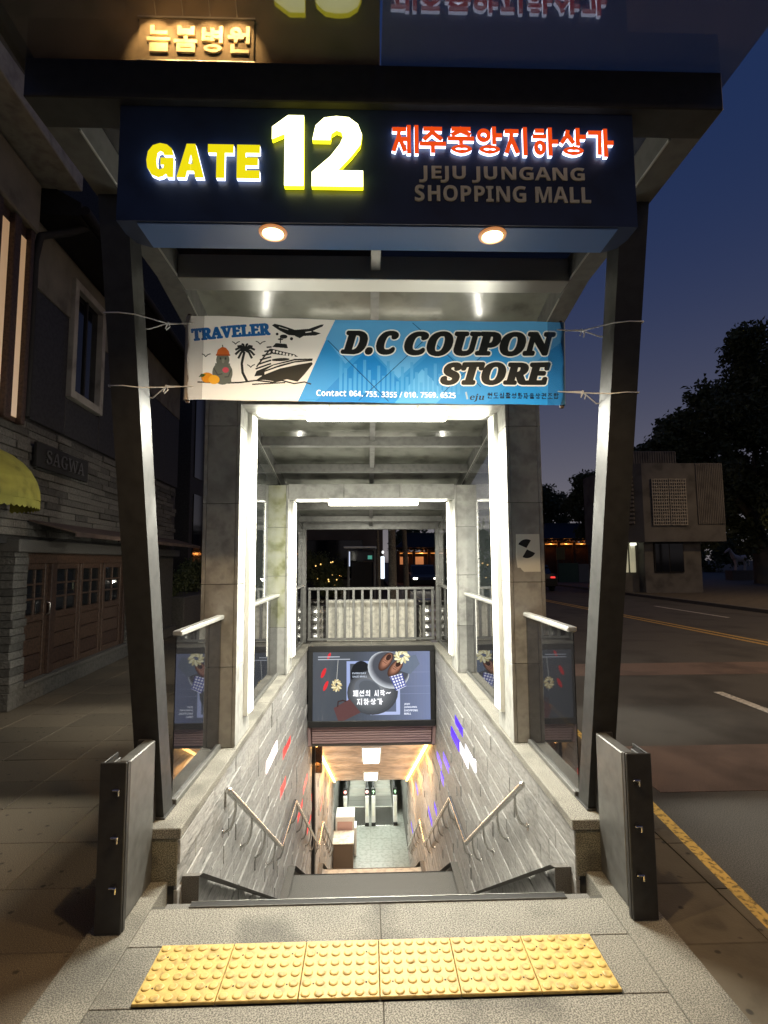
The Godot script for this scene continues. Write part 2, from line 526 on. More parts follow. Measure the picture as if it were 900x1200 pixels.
const BOLD := {   # outlines in a unit square
	"G": [1, 0.66, 0.64, 0.66, 0.6, 0.74, 0.5, 0.78, 0.4, 0.72, 0.36, 0.5, 0.4, 0.28, 0.5, 0.21, 0.62, 0.26, 0.66, 0.37, 0.52, 0.37, 0.52, 0.57, 1, 0.57, 1, 0, 0.78, 0, 0.74, 0.1, 0.6, 0.02, 0.44, -0.01, 0.2, 0.07, 0.04, 0.27, 0, 0.5, 0.05, 0.76, 0.22, 0.94, 0.48, 1.01, 0.74, 0.97, 0.92, 0.85],
	"A": [0, 0, 0.34, 1, 0.66, 1, 1, 0, 0.68, 0, 0.62, 0.2, 0.504, 0.2, 0.504, 0.4, 0.58, 0.4, 0.5, 0.7, 0.42, 0.4, 0.496, 0.4, 0.496, 0.2, 0.38, 0.2, 0.32, 0],
	"T": [0, 0.76, 0, 1, 1, 1, 1, 0.76, 0.66, 0.76, 0.66, 0, 0.34, 0, 0.34, 0.76],
	"E": [0, 0, 0, 1, 1, 1, 1, 0.77, 0.38, 0.77, 0.38, 0.62, 0.92, 0.62, 0.92, 0.39, 0.38, 0.39, 0.38, 0.23, 1, 0.23, 1, 0],
	"1": [0, 0.83, 0.5, 1, 1, 1, 1, 0, 0.4, 0, 0.4, 0.74, 0, 0.66],
	"2": [0, 0, 1, 0, 1, 0.22, 0.5, 0.22, 0.78, 0.44, 0.95, 0.6, 0.98, 0.74, 0.9, 0.89, 0.72, 0.985, 0.48, 1, 0.24, 0.975, 0.07, 0.86, 0.01, 0.66, 0.36, 0.66, 0.38, 0.75, 0.48, 0.8, 0.58, 0.775, 0.61, 0.7, 0.55, 0.6, 0.36, 0.42, 0, 0.19],
}


# polygons of a row of strokes: text cut into equal cells (or given widths), fitted to w x h with its lower left at (0, 0); t = stroke width
func row_polys(text: String, w: float, h: float, t: float, gap := 0.12, widths := {}) -> Array:
	var total := 0.0
	for ch in text:
		total += widths.get(ch, 1.0)
	total += gap * (text.length() - 1)
	var u := w / total
	var x := 0.0
	var polys := []
	for ch in text:
		var cw: float = widths.get(ch, 1.0) * u
		var lines: Array = []
		if BOLD.has(ch):
			polys += placed([line(BOLD[ch])], x, 0, x + cw, h)
		else:
			lines = syllable(ch)
		for l in placed(lines, x + t / 2, t / 2, x + cw - t / 2, h - t / 2):
			if l.size() > 12:   # a ring: two half bands
				var mid := Vector2.ZERO
				for q in l:
					mid += q / l.size()
				for half in 2:
					var outer := PackedVector2Array()
					var inner := PackedVector2Array()
					for i in range(half * 10, half * 10 + 11):
						var v: Vector2 = l[i] - mid
						outer.append(mid + v * (1.0 + t * 0.5 / v.length()))
						inner.append(mid + v * maxf(0.22, 1.0 - t * 0.5 / v.length()))
					inner.reverse()
					outer.append_array(inner)
					polys.append(outer)
				continue
			var ends := Geometry2D.END_SQUARE
			for p in Geometry2D.offset_polyline(l, t / 2, Geometry2D.JOIN_MITER, ends):
				if p.size() > 2:
					polys.append(p)
		x += cw + gap * u
	return polys


# raised letters facing +z, from z0 to z1; every stroke a hair apart so that no two faces coincide
func raised(polys: Array, z0: float, z1: float, at := Vector3.ZERO) -> MB:
	var b := MB.new()
	b.xf.origin = at
	var k := 0
	for p in polys:
		b.prism(p, z0 + 0.0002 * (k % 7), z1 + 0.00035 * (k % 7))
		k += 1
	return b


func text_tris(text: String, font: Font) -> Array:
	var t := TextMesh.new()
	t.text = text
	t.font = font
	t.font_size = 64
	t.pixel_size = 0.01
	t.depth = 0.02
	t.curve_step = 2.0
	var a := t.get_mesh_arrays()
	var v: PackedVector3Array = a[Mesh.ARRAY_VERTEX]
	var ix: PackedInt32Array = a[Mesh.ARRAY_INDEX]
	var lo := Vector2(1e9, 1e9)
	var hi := -lo
	for p in v:
		lo = lo.min(Vector2(p.x, p.y))
		hi = hi.max(Vector2(p.x, p.y))
	return [v, ix, lo, hi]


# extruded Latin text fitted to w x h, lower left at (0, 0), front face at z = depth
func text_mb(text: String, font: Font, w: float, h: float, depth: float, at := Vector3.ZERO) -> MB:
	var d := text_tris(text, font)
	var b := MB.new()
	b.xf.origin = at
	var s: Vector2 = Vector2(w, h) / (d[3] - d[2])
	for i in range(0, d[1].size(), 3):
		var q := []
		for k in 3:
			var p: Vector3 = d[0][d[1][i + k]]
			q.append(Vector3((p.x - d[2].x) * s.x, (p.y - d[2].y) * s.y, depth if p.z > 0 else 0.0))
		b.tri(q[0], q[2], q[1])
	return b


# ------------------------------------------------------------------ flat print
class Print:
	var im: Image
	var sc := Vector2.ONE
	var org := Vector2.ZERO
	var w: int
	var h: int

	func _init(w_: int, h_: int, c: Color) -> void:
		w = w_
		h = h_
		im = Image.create(w, h, false, Image.FORMAT_RGB8)
		im.fill(c)

	func tri(a: Vector2, b: Vector2, c: Vector2, col: Color) -> void:
		var y0 := maxi(0, int(floor(minf(a.y, minf(b.y, c.y)))))
		var y1 := mini(h - 1, int(ceil(maxf(a.y, maxf(b.y, c.y)))))
		for y in range(y0, y1 + 1):
			var yy := y + 0.5
			var lo := 1e9
			var hi := -1e9
			for e in [[a, b], [b, c], [c, a]]:
				var p: Vector2 = e[0]
				var q: Vector2 = e[1]
				if (p.y <= yy) != (q.y <= yy):
					var x := p.x + (q.x - p.x) * (yy - p.y) / (q.y - p.y)
					lo = minf(lo, x)
					hi = maxf(hi, x)
			if hi > lo:
				var xa := maxi(0, int(round(lo)))
				var xb := mini(w, int(round(hi)))
				if xb > xa:
					im.fill_rect(Rect2i(xa, y, xb - xa, 1), col)

	func poly(p: PackedVector2Array, col: Color) -> void:
		var ix := Geometry2D.triangulate_polygon(p)
		for i in range(0, ix.size(), 3):
			tri(p[ix[i]], p[ix[i + 1]], p[ix[i + 2]], col)

	func pts(list: Array, col: Color, x := 0.0, y := 0.0, s := 1.0) -> void:
		var p := PackedVector2Array()
		for i in range(0, list.size(), 2):
			p.append(Vector2(x + list[i] * s, y + list[i + 1] * s) * sc + org)
		poly(p, col)

	func stroke(list: Array, t: float, col: Color) -> void:
		var p := PackedVector2Array()
		for i in range(0, list.size(), 2):
			p.append(Vector2(list[i], list[i + 1]) * sc + org)
		for q in Geometry2D.offset_polyline(p, t * sc.x / 2.0, Geometry2D.JOIN_ROUND, Geometry2D.END_BUTT):
			poly(q, col)

	func ellipse(cx: float, cy: float, rx: float, ry: float, col: Color, turn := 0.0) -> void:
		var p := PackedVector2Array()
		for i in 28:
			var a := TAU * i / 28
			p.append((Vector2(cx, cy) + Vector2(rx * cos(a), ry * sin(a)).rotated(turn)) * sc + org)
		poly(p, col)

	# triangles of a text (see text_tris) fitted to the box at (x, y) with size (tw, th); skewed, turned and fattened by e pixels
	func text(d: Array, x: float, y: float, tw: float, th: float, col: Color, skew := 0.0, turn := 0.0, e := 0.0) -> void:
		var s: Vector2 = Vector2(tw, th) / (d[3] - d[2])
		var offs := [Vector2.ZERO]
		if e > 0:
			offs = []
			for i in 12:
				offs.append(Vector2(e, 0).rotated(TAU * i / 12))
		for i in range(0, d[1].size(), 3):
			var q := []
			for k in 3:
				var p: Vector3 = d[0][d[1][i + k]]
				if p.z <= 0:
					break
				var v := Vector2((p.x - d[2].x) * s.x, th - (p.y - d[2].y) * s.y)
				v.x += (th - v.y) * skew
				q.append(Vector2(x, y) + v.rotated(turn))
			if q.size() == 3:
				for o in offs:
					tri(q[0] + o, q[1] + o, q[2] + o, col)

	func polys(list: Array, x: float, y: float, col: Color) -> void:  # y up polygons with their lower left at (x, y)
		for p in list:
			var q := PackedVector2Array()
			for v in p:
				q.append(Vector2(x + v.x, y - v.y))
			poly(q, col)

	func texture() -> ImageTexture:
		return ImageTexture.create_from_image(im)


# a flat rectangle facing +z (towards the viewer) with its lower left at p
func face(called: String, parent: Node, p: Vector3, w: float, h: float, material: Material) -> MeshInstance3D:
	var b := MB.new()
	b.quad(p, p + Vector3(w, 0, 0), p + Vector3(w, h, 0), p + Vector3(0, h, 0))
	return put(called, b, material, parent)


# ------------------------------------------------------------------ the scene
func _ready() -> void:
	var cam := Camera3D.new()
	cam.name = "camera"
	add_child(cam)
	cam.keep_aspect = Camera3D.KEEP_HEIGHT
	cam.fov = 87.6
	cam.near = 0.05
	cam.far = 900.0
	cam.position = Vector3(-0.05, 1.597, 0)
	cam.basis = Basis(Vector3.UP, -0.0303) * Basis(Vector3.RIGHT, 0.09116) * Basis(Vector3.BACK, -0.00635)
	cam.current = true
	var we := WorldEnvironment.new()
	we.name = "world"
	var env := Environment.new()
	var sky := Sky.new()
	var sm := ProceduralSkyMaterial.new()
	sm.sky_top_color = Color(0.092, 0.152, 0.285)
	sm.sky_horizon_color = Color(0.45, 0.43, 0.435)
	sm.sky_curve = 0.13
	sm.ground_bottom_color = Color(0.05, 0.05, 0.06)
	sm.ground_horizon_color = Color(0.3, 0.28, 0.3)
	sky.sky_material = sm
	env.background_mode = Environment.BG_SKY
	env.sky = sky
	env.tonemap_mode = Environment.TONE_MAPPER_LINEAR
	env.tonemap_exposure = 1.3
	env.sdfgi_enabled = true
	env.ssao_enabled = true
	env.ssil_enabled = true
	we.environment = env
	add_child(we)

	rng.seed = 12
	font_sans = SystemFont.new()
	font_sans.font_names = PackedStringArray(["Droid Sans"])
	font_sans.font_weight = 700
	font_serif = SystemFont.new()
	font_serif.font_names = PackedStringArray(["Droid Serif"])
	font_serif.font_weight = 700
	make_materials()

	build_ground()
	build_stairs()
	build_tunnel()
	build_canopy()
	build_portals()
	build_glass()
	build_sign()
	build_house()
	build_hospital()
	build_street_buildings()
	build_trees()
	build_screen()
	build_handrails()
	build_barriers()
	build_banner()
	build_rear()
	build_hall()
	build_street_furniture()


func area_light(parent: Node, at: Vector3, towards: Vector3, w: float, h: float, c: Color, e: float) -> void:
	var l := AreaLight3D.new()
	l.name = "lamp_light"
	parent.add_child(l, true)
	var up := Vector3.UP if absf(towards.normalized().y) < 0.9 else Vector3.BACK
	l.global_transform = Transform3D(Basis.looking_at(towards, up), at)
	l.area_size = Vector2(w, h)
	l.light_color = c
	l.light_energy = e
	l.area_range = 40.0
	l.area_attenuation = 2.0
	l.shadow_enabled = true


func omni(parent: Node, at: Vector3, c: Color, e: float, size := 0.05, reach := 40.0) -> void:
	var l := OmniLight3D.new()
	l.name = "lamp_light"
	parent.add_child(l, true)
	l.global_position = at
	l.light_color = c
	l.light_energy = e
	l.light_size = size
	l.omni_range = reach
	l.omni_attenuation = 2.0
	l.shadow_enabled = true


func spot(parent: Node, at: Vector3, towards: Vector3, c: Color, e: float, angle: float, size := 0.05) -> void:
	var l := SpotLight3D.new()
	l.name = "lamp_light"
	parent.add_child(l, true)
	var up := Vector3.UP if absf(towards.normalized().y) < 0.95 else Vector3.BACK
	l.global_transform = Transform3D(Basis.looking_at(towards, up), at)
	l.light_color = c
	l.light_energy = e
	l.light_size = size
	l.spot_angle = angle
	l.spot_angle_attenuation = 0.6
	l.spot_range = 60.0
	l.spot_attenuation = 2.0
	l.shadow_enabled = true


# ------------------------------------------------------------------ ground, road, paving
func build_ground() -> void:
	var g := structure("ground", "dark ground reaching the horizon around the entrance")
	# sheets that leave the stairwell open
	bx("earth", g, -400, -1.2, -0.3, -0.16, -300, 500, M.bed, 0)
	bx("earth", g, 1.2, 400, -0.3, -0.165, -300, 500, M.bed, 0)
	bx("earth", g, -1.2, 1.2, -0.31, -0.162, -300, 2.66, M.bed, 0)
	bx("earth", g, -1.2, 1.2, -0.31, -0.163, 9.3, 500, M.bed, 0)

	var road := structure("road", "dark asphalt road beside the entrance")
	bx("asphalt", road, 1.4, 12.6, -0.16, -0.12, -60, 300, M.asphalt, 0)
	var marks := structure("road_markings", "paint on the asphalt road")
	var el := MB.new()
	el.xf = Transform3D(Basis(Vector3(1, 0, 0), Vector3(0, 0, -1), Vector3(0, 1, 0)), Vector3.ZERO)
	el.prism(PackedVector2Array([Vector2(1.545, -1.0), Vector2(1.65, -1.0), Vector2(1.855, 2.4), Vector2(1.958, 3.8), Vector2(2.16, 7.0), Vector2(2.3, 12.0), Vector2(2.3, 60.0), Vector2(2.19, 60.0), Vector2(2.19, 12.0), Vector2(2.05, 7.0), Vector2(1.85, 3.8), Vector2(1.75, 2.4)]), -0.119, -0.116)
	put("edge_line", el, M.yellow_paint, marks)
	for dx in [0.0, 0.26]:
		var b := MB.new()
		var x0: float = 7.86 + dx
		b.xf = Transform3D(Basis(Vector3.UP, 0.045), V(x0 + 0.1, -0.118, 9.0))
		b.box(Vector3.ZERO, Vector3(0.12, 0.003, 140), 0)
		put("centre_line", b, M.yellow_paint, marks)
	for d in [-3.2, 1.6, 6.2]:
		bx("lane_dash", marks, 4.4, 4.52, -0.119, -0.1155, d - 2.3, d + 0.75, M.white_paint, 0)
	bx("lane_dash", marks, 10.4, 10.52, -0.119, -0.1155, 15.5, 19.5, M.white_paint, 0)
	bx("lane_dash", marks, 10.4, 10.52, -0.119, -0.1155, 6.0, 10.0, M.white_paint, 0)
	var bands := structure("crosswalk_bands", "reddish brown bands laid across the road")
	bx("band", bands, 2.1, 12.4, -0.12, -0.1165, 4.05, 5.02, M.red_asphalt, 0)
	bx("band", bands, 2.3, 7.6, -0.12, -0.1165, 8.0, 8.9, M.red_asphalt, 0)
	var far := structure("far_pavement", "dark pavement across the road")
	bx("paving", far, 12.6, 40, -0.165, -0.02, -60, 200, M.dark_paving[1], 0)
	bx("kerb", far, 12.42, 12.6, -0.165, 0.0, -60, 200, M.granite_dark, 0.01)

	# right-hand strip between the entrance and the kerb
	var strip := structure("kerbside_paving", "strip of dark stone slabs between the entrance and the kerb")
	bx("bed", strip, 1.275, 1.6, -0.15, -0.045, -6, 60, M.bed, 0)
	var d := 0.25
	var k := 0
	while d < 14.0:
		bx("paving_slab", strip, 1.282, 1.66, -0.14, -0.03 + rng.randf_range(-0.002, 0.002), d, d + 0.421, M.dark_paving[k % 3], 0.004)
		d += 0.427
		k += 1
	bx("paving_stretch", strip, 1.282, 1.66, -0.12, -0.03, 14.1, 60, M.dark_paving[1], 0)
	# the kerb swings away from the entrance
	var edge := func(dd: float) -> float:
		return 1.70 + 0.072 * (minf(dd, 9.0) - 2.4)
	d = 1.9
	while d < 14.0:
		var ks := MB.new()
		ks.xf = Transform3D(Basis(Vector3(1, 0, 0), Vector3(0, 0, -1), Vector3(0, 1, 0)), Vector3.ZERO)
		ks.prism(PackedVector2Array([Vector2(minf(1.664, edge.call(d) - 0.04), d), Vector2(edge.call(d), d), Vector2(edge.call(d + 0.42), d + 0.42), Vector2(1.664, d + 0.42)]), -0.16, -0.029)
		put("kerb_stone", ks, M.dark_paving[k % 3], strip)
		d += 0.427
		k += 2
	bx("kerb_stretch", strip, 1.665, 2.17, -0.16, -0.03, 14.1, 60, M.dark_paving[0], 0.012)

	# left-hand sidewalk, slab by slab as far as slabs can be told apart
	var walk := structure("sidewalk", "brown granite sidewalk between the entrance and the house")
	bx("bed", walk, -4.6, -1.275, -0.15, -0.042, -6, 60, M.bed, 0)
	for i in 23:
		var d0 := 0.64 + 0.45 * i
		for j in 5:
			var x1 := -1.282 - 0.6 * j
			bx("paving_slab", walk, x1 - 0.595, x1, -0.12, -0.03 + rng.randf_range(-0.0015, 0.0015), d0, d0 + 0.446, M.paving[(i * 7 + j * 3 + rng.randi() % 2) % 4], 0.003)
	bx("paving_stretch", walk, -4.25, -1.282, -0.12, -0.031, 11.0, 60, M.paving[1], 0)
	bx("paving_stretch", walk, -4.25, -1.282, -0.12, -0.031, -6, 0.636, M.paving[1], 0)
	bx("gutter_strip", walk, -5.4, -4.288, -0.12, -0.027, -6, 60, M.dark_paving[0], 0)

	# entrance paving in front of the stairs
	var plat := structure("entrance_paving", "pale granite paving in front of the stairs")
	bx("bed", plat, -1.27, 1.27, -0.2, -0.012, -3, 2.69, M.grout, 0)
	for s in [-1.0, 1.0]:
		for seg in [[-2.6, -1.1], [-1.1, 0.4], [0.4, 1.42], [1.42, 2.875]]:
			bx("border_slab", plat, s * 1.062, s * 1.27, -0.12, 0.0, seg[0], seg[1] - 0.003, M.granite_b, 0.003)
		bx("threshold_slab", plat, s * 0.001, s * 1.058, -0.1, 0.0, 2.411, 2.655, M.granite, 0.002)
		bx("side_slab", plat, s * (0.916 if s < 0 else 0.893), s * 1.058, -0.1, 0.0, 2.1, 2.407, M.granite_b, 0.002)
		for seg in [[1.5, 2.096], [0.9, 1.497], [0.3, 0.897], [-0.3, 0.297]]:
			bx("granite_slab", plat, s * 0.0015, s * 1.058, -0.1, 0.0, seg[0], seg[1], M.granite, 0.002)
	for i in 6:
		var b := MB.new()
		var x0 := -0.912 + 0.3 * i
		b.box(V(x0 + 0.15, 0.004, 2.254), Vector3(0.297, 0.012, 0.297), 0.002)
		for a in 6:
			for c in 6:
				b.lathe([Vector2(0.0185, 0), Vector2(0.0165, 0.0032), Vector2(0.0125, 0.005), Vector2(0.0001, 0.0053)], 14, V(x0 + 0.025 + 0.05 * a, 0.0098, 2.129 + 0.05 * c))
		put("tactile_tile", b, M.tactile, plat)
		for q in [[0.05, 2.175], [0.25, 2.175], [0.05, 2.333], [0.25, 2.333]]:
			var h := MB.new()
			h.lathe([Vector2(0.0035, 0), Vector2(0.0035, 0.0012), Vector2(0.0001, 0.0014)], 8, V(x0 + q[0], 0.0101, q[1]))
			put("fixing_screw", h, M.black_matte, plat)


const RISE := 0.16667
const GO := 0.26
const D0 := 2.70


# height of the line of step noses at a distance
func nose_line(d: float) -> float:
	if d < 5.82:
		return -maxf(0.0, (d - D0) * RISE / GO) - RISE
	if d < 6.82:
		return -13 * RISE
	if d < 9.94:
		return -13 * RISE - (d - 6.82) * RISE / GO - RISE
	if d < 10.92:
		return -26 * RISE
	if d < 14.04:
		return -26 * RISE - (d - 10.92) * RISE / GO - RISE
	return -6.5


func ceiling_y(d: float) -> float:
	return maxf(-4.25, -1.3 - 0.509 * (d - 9.1))


func build_stairs() -> void:
	var st := structure("staircase", "stone stairs going down in three flights")
	var at := D0
	var y := 0.0
	for f in 3:
		for i in 13:
			y -= RISE
			var depth := GO if i < 12 else (1.0 if f == 0 else 0.98)
			if f == 2 and i == 12:
				break
			var nm := "step" if i < 12 else "landing"
			bx(nm, st, -1.015, 1.015, y - 0.2, y, at, at + depth + 0.02, M.step_stone if i < 12 or f == 0 else M.limestone[2], 0.006)
			bx("step_nosing", st, -0.88, 0.88, y - 0.014, y + 0.003, at + depth + 0.004, at + depth + 0.024, M.black_matte, 0.002)
			at += depth
	var nose := MB.new()
	nose.box(V(0, -0.001, 2.675), Vector3(1.77, 0.012, 0.036), 0.002)
	put("top_nosing", nose, M.black_matte, st)
	bx("nosing_trim", st, -0.886, 0.886, -0.02, 0.007, 2.6552, 2.657, M.steel_grey, 0)
	bx("nosing_trim", st, -0.886, 0.886, -0.02, 0.007, 2.6935, 2.6955, M.alu, 0)
	bx("top_riser", st, -1.0, 1.0, -0.2, -0.006, 2.63, 2.7, M.step_stone, 0)
	for s in [-1.0, 1.0]:
		var poly := [Vector2(2.95, -0.02), Vector2(3.03, -0.05), Vector2(5.6, -1.71), Vector2(5.78, -2.03), Vector2(6.78, -2.03), Vector2(9.72, -3.92), Vector2(9.94, -4.2), Vector2(10.9, -4.2), Vector2(13.9, -6.12), Vector2(14.2, -6.38), Vector2(14.2, -6.6), Vector2(10.9, -4.5), Vector2(6.8, -2.4), Vector2(5.8, -2.4), Vector2(2.95, -0.5)]
		side_prism("stringer", st, poly, s * 0.93 if s > 0 else -1.018, 1.018 if s > 0 else -0.93, M.granite_dark)

	# the two walls of the stairwell: split slate in running bond on a backing
	for s in [-1.0, 1.0]:
		var right: bool = s > 0
		var w := structure("stair_wall", "wall of split grey slate tiles with lit %s tiles, %s the stairs" % ["purple" if right else "red", "right of" if right else "left of"])
		bx("wall_core", w, s * 1.035, s * 1.27, -7.0, 0.2, 2.9, 8.9, M.grout, 0)
		bx("wall_core", w, s * 1.035, s * 1.27, -7.0, -0.9, 8.9, 19.0, M.grout, 0)
		var rest := MB.new()
		var rest_st := 0
		var shapes := []
		for L in [0.6, 0.42, 0.3]:
			for t in [0.016, 0.021, 0.029]:
				var b := MB.new()
				b.box(Vector3.ZERO, Vector3(t, 0.1165, L - 0.004), 0.003)
				shapes.append([L, t, b])
		var meshes := []
		for sh in shapes:
			meshes.append(sh[2].mesh())
		var lit := {}
		if right:
			for q in [[6.72, -0.4, 0], [6.58, -0.58, 0], [6.14, -0.52, 1], [5.78, -0.47, 0], [8.3, -1.38, 0], [7.8, -1.2, 0], [8.1, -1.58, 0], [12.2, -3.47, 0], [9.9, -2.83, 0], [9.1, -2.45, 0], [14.0, -5.0, 0], [6.0, -0.64, 1]]:
				lit[q] = false
		else:
			for q in [[5.78, -0.4, 1], [6.45, -0.58, 0], [6.25, -0.9, 2], [8.5, -1.82, 0], [8.1, -1.89, 0], [9.6, -2.4, 0], [9.35, -2.6, 0], [11.6, -3.4, 0]]:
				lit[q] = false
		var row := 0
		var yy := 0.19
		var tiles := []
		while yy > -6.4:
			var d := 2.885
			var first := true
			while d < 15.6:
				var pick := 0 if rng.randf() < 0.72 else (1 if rng.randf() < 0.6 else 2)
				var L: float = [0.6, 0.42, 0.3][pick]
				if first:
					pick = [0, 2, 1][row % 3]
					L = [0.6, 0.3, 0.42][row % 3]
					first = false
				var dm := d + L / 2
				var top := 0.2 if dm < 8.95 else ceiling_y(dm) + 0.25
				if yy < top and yy - 0.12 > nose_line(dm) - 0.35 and dm < 15.5:
					tiles.append([dm, yy - 0.06, pick, d, L])
				d += L
			yy -= 0.12
			row += 1
		tiles.sort_custom(func(a, b): return a[0] < b[0])
		var made := 0
		for t in tiles:
			var thick := 0 if rng.randf() < 0.5 else (1 if rng.randf() < 0.72 else 2)
			var material: Material = M.slate[rng.randi() % 5]
			var called := "wall_tile"
			for q in lit:
				if not lit[q] and absf(q[0] - t[0]) < t[4] / 2 + 0.02 and absf(q[1] - t[1]) <= 0.0605:
					lit[q] = true
					called = "lit_tile_lamp"
					if right:
						material = M.tile_purple_white if q[2] == 1 else M.tile_purple
					else:
						material = M.tile_red_white if q[2] == 1 else M.tile_red
					break
			var x: float = s * (1.038 - [0.016, 0.021, 0.029][thick] / 2)
			if made < 296 or called != "wall_tile":
				put(called, meshes[t[2] * 3 + thick], material, w, V(x, t[1], t[0]))
				made += 1
			else:
				rest.box(V(x, t[1], t[0]), Vector3([0.016, 0.021, 0.029][thick], 0.1165, t[4] - 0.004), 0.0)
				rest_st += 1
		if rest_st:
			var r := put("deep_wall_tiles", rest, M.slate[2], w)
			r.set_meta("kind", "stuff")
		# granite coping and its front block
		var cp := thing("granite_coping", "speckled granite coping along the top of the %s stair wall" % ("right" if right else "left"), "coping", V(s * 1.15, 0.2, 3.0), "copings of the stairwell")
		bx("front_block", cp, s * 1.022, s * 1.3, -0.03, 0.199, 2.88, 3.2, M.granite_dirty, 0.004)
		for seg in [[2.872, 4.02], [4.02, 5.3], [5.3, 6.5], [6.5, 7.75], [7.75, 8.95]]:
			bx("cap_stone", cp, s * 1.004, s * 1.3, 0.2, 0.252, seg[0], seg[1] - 0.003, M.granite, 0.004)
		bx("outer_plinth", cp, s * 1.275, s * 1.295, -0.12, 0.199, 3.2, 9.2, M.granite_dark, 0.002)
	var rc := thing("rear_coping", "granite coping below the rear railing above the screen", "coping", V(0, 0.2, 8.9))
	bx("cap_stone", rc, -1.003, -0.002, 0.2, 0.252, 8.72, 9.2, M.granite, 0.004)
	bx("cap_stone", rc, 0.002, 1.003, 0.2, 0.252, 8.72, 9.2, M.granite, 0.004)
	bx("header_wall", rc, -1.03, 1.03, -1.35, 0.199, 8.86, 9.12, M.granite_dark, 0)


func build_tunnel() -> void:
	var t := structure("tunnel", "warmly lit passage below the street")
	side_prism("tunnel_ceiling", t, [Vector2(9.12, -1.32), Vector2(14.9, -4.25), Vector2(26, -4.25), Vector2(26, -4.0), Vector2(15.0, -4.0), Vector2(9.12, -1.05)], -1.6, 1.6, M.warm_ceiling)
	bx("hall_wall", t, -1.35, -1.16, -7.0, -3.9, 15.5, 26, M.limestone[0], 0)
	bx("hall_wall", t, 1.16, 1.35, -7.0, -3.9, 15.5, 26, M.limestone[1], 0)
	bx("end_wall", t, -1.4, 1.4, -7.0, -3.9, 26, 26.2, M.limestone[0], 0)
	bx("hall_base", t, -1.4, 1.4, -6.9, -6.52, 13.9, 26, M.grout, 0)
	for i in 11:
		for j in 4:
			bx("floor_tile", t, -1.2 + 0.6 * j, -1.2 + 0.6 * j + 0.597, -6.6, -6.5, 14.04 + 0.6 * i, 14.04 + 0.6 * i + 0.597, M.hall_tile, 0.002)


# underside of the roof beams
func roof_y(d: float) -> float:
	return 3.25 - maxf(0.0, d - 3.0) * 0.183


func build_canopy() -> void:
	var c := thing("entrance_canopy", "dark steel and glass canopy on leaning posts over the stairs", "canopy", V(0, 0, 3.0))
	for s in [-1.0, 1.0]:
		var p0: float = s * 1.13
		var p1: float = s * 1.26
		side_prism("post", c, [Vector2(2.98, 0.253), Vector2(3.11, 0.253), Vector2(2.43, 3.249), Vector2(2.30, 3.249)], minf(p0, p1), maxf(p0, p1), M.steel_post)
		bx("post_foot", c, s * 1.12, s * 1.27, 0.253, 0.262, 2.965, 3.125, M.steel_dark, 0.002)
		var b0: float = s * 1.152
		var b1: float = s * 1.268
		side_prism("side_beam", c, [Vector2(1.80, 3.25), Vector2(3.0, 3.25), Vector2(9.25, roof_y(9.25)), Vector2(9.25, roof_y(9.25) + 0.15), Vector2(3.03, 3.4), Vector2(1.80, 3.4)], minf(b0, b1), maxf(b0, b1), M.steel_beam)
		side_prism("beam_trim", c, [Vector2(1.94, 3.246), Vector2(2.99, 3.246), Vector2(2.99, 3.256), Vector2(1.94, 3.256)], minf(s * 1.146, s * 1.1515), maxf(s * 1.146, s * 1.1515), M.alu)
		side_prism("beam_trim", c, [Vector2(3.17, roof_y(3.17) - 0.004), Vector2(9.2, roof_y(9.2) - 0.004), Vector2(9.2, roof_y(9.2) + 0.006), Vector2(3.17, roof_y(3.17) + 0.006)], minf(s * 1.146, s * 1.1515), maxf(s * 1.146, s * 1.1515), M.alu)
		bx("rear_post", c, s * 1.09, s * 1.16, 0.252, roof_y(9.1) + 0.02, 9.05, 9.13, M.steel_grey, 0.004)
	bx("front_beam", c, -1.27, 1.27, 3.248, 3.4, 1.79, 1.93, M.steel_dark, 0.004)
	for q in [[2.995, 3.14, 0.148, true], [5.47, 5.57, 0.1, false], [6.26, 6.36, 0.1, false], [7.86, 7.96, 0.1, false], [8.55, 8.65, 0.09, false], [9.06, 9.2, 0.15, false]]:
		var y := roof_y((q[0] + q[1]) / 2)
		bx("cross_beam", c, -1.151, 1.151, y + 0.003, y + q[2], q[0], q[1], M.steel if q[3] else M.steel_grey, 0.004)
	bx("ridge_bar", c, -0.028, 0.028, 3.29, 3.385, 1.935, 2.99, M.steel_grey, 0.003)
	side_prism("ridge_bar", c, [Vector2(3.145, roof_y(3.145) + 0.04), Vector2(9.05, roof_y(9.05) + 0.04), Vector2(9.05, roof_y(9.05) + 0.13), Vector2(3.145, roof_y(3.145) + 0.13)], -0.026, 0.026, M.steel_grey)
	# roof glass: clear in front of the beam, dusty panes behind it
	for s in [[-1.32, -0.004], [0.004, 1.32]]:
		bx("front_glass", c, s[0], s[1], 3.403, 3.413, 1.2, 1.93, M.roof_glass, 0)
		bx("roof_pane", c, s[0], s[1], 3.403, 3.413, 1.935, 3.05, M.glass_tinted, 0)
	var cuts := [3.06, 4.25, 5.5, 6.7, 7.9, 9.25]
	for i in 5:
		for s in [[-1.3, -0.003], [0.003, 1.3]]:
			var a: float = cuts[i]
			var b: float = cuts[i + 1] - 0.006
			side_prism("roof_pane", c, [Vector2(a, roof_y(a) + 0.153), Vector2(b, roof_y(b) + 0.153), Vector2(b, roof_y(b) + 0.165), Vector2(a, roof_y(a) + 0.165)], s[0], s[1], M.ceiling_panel)


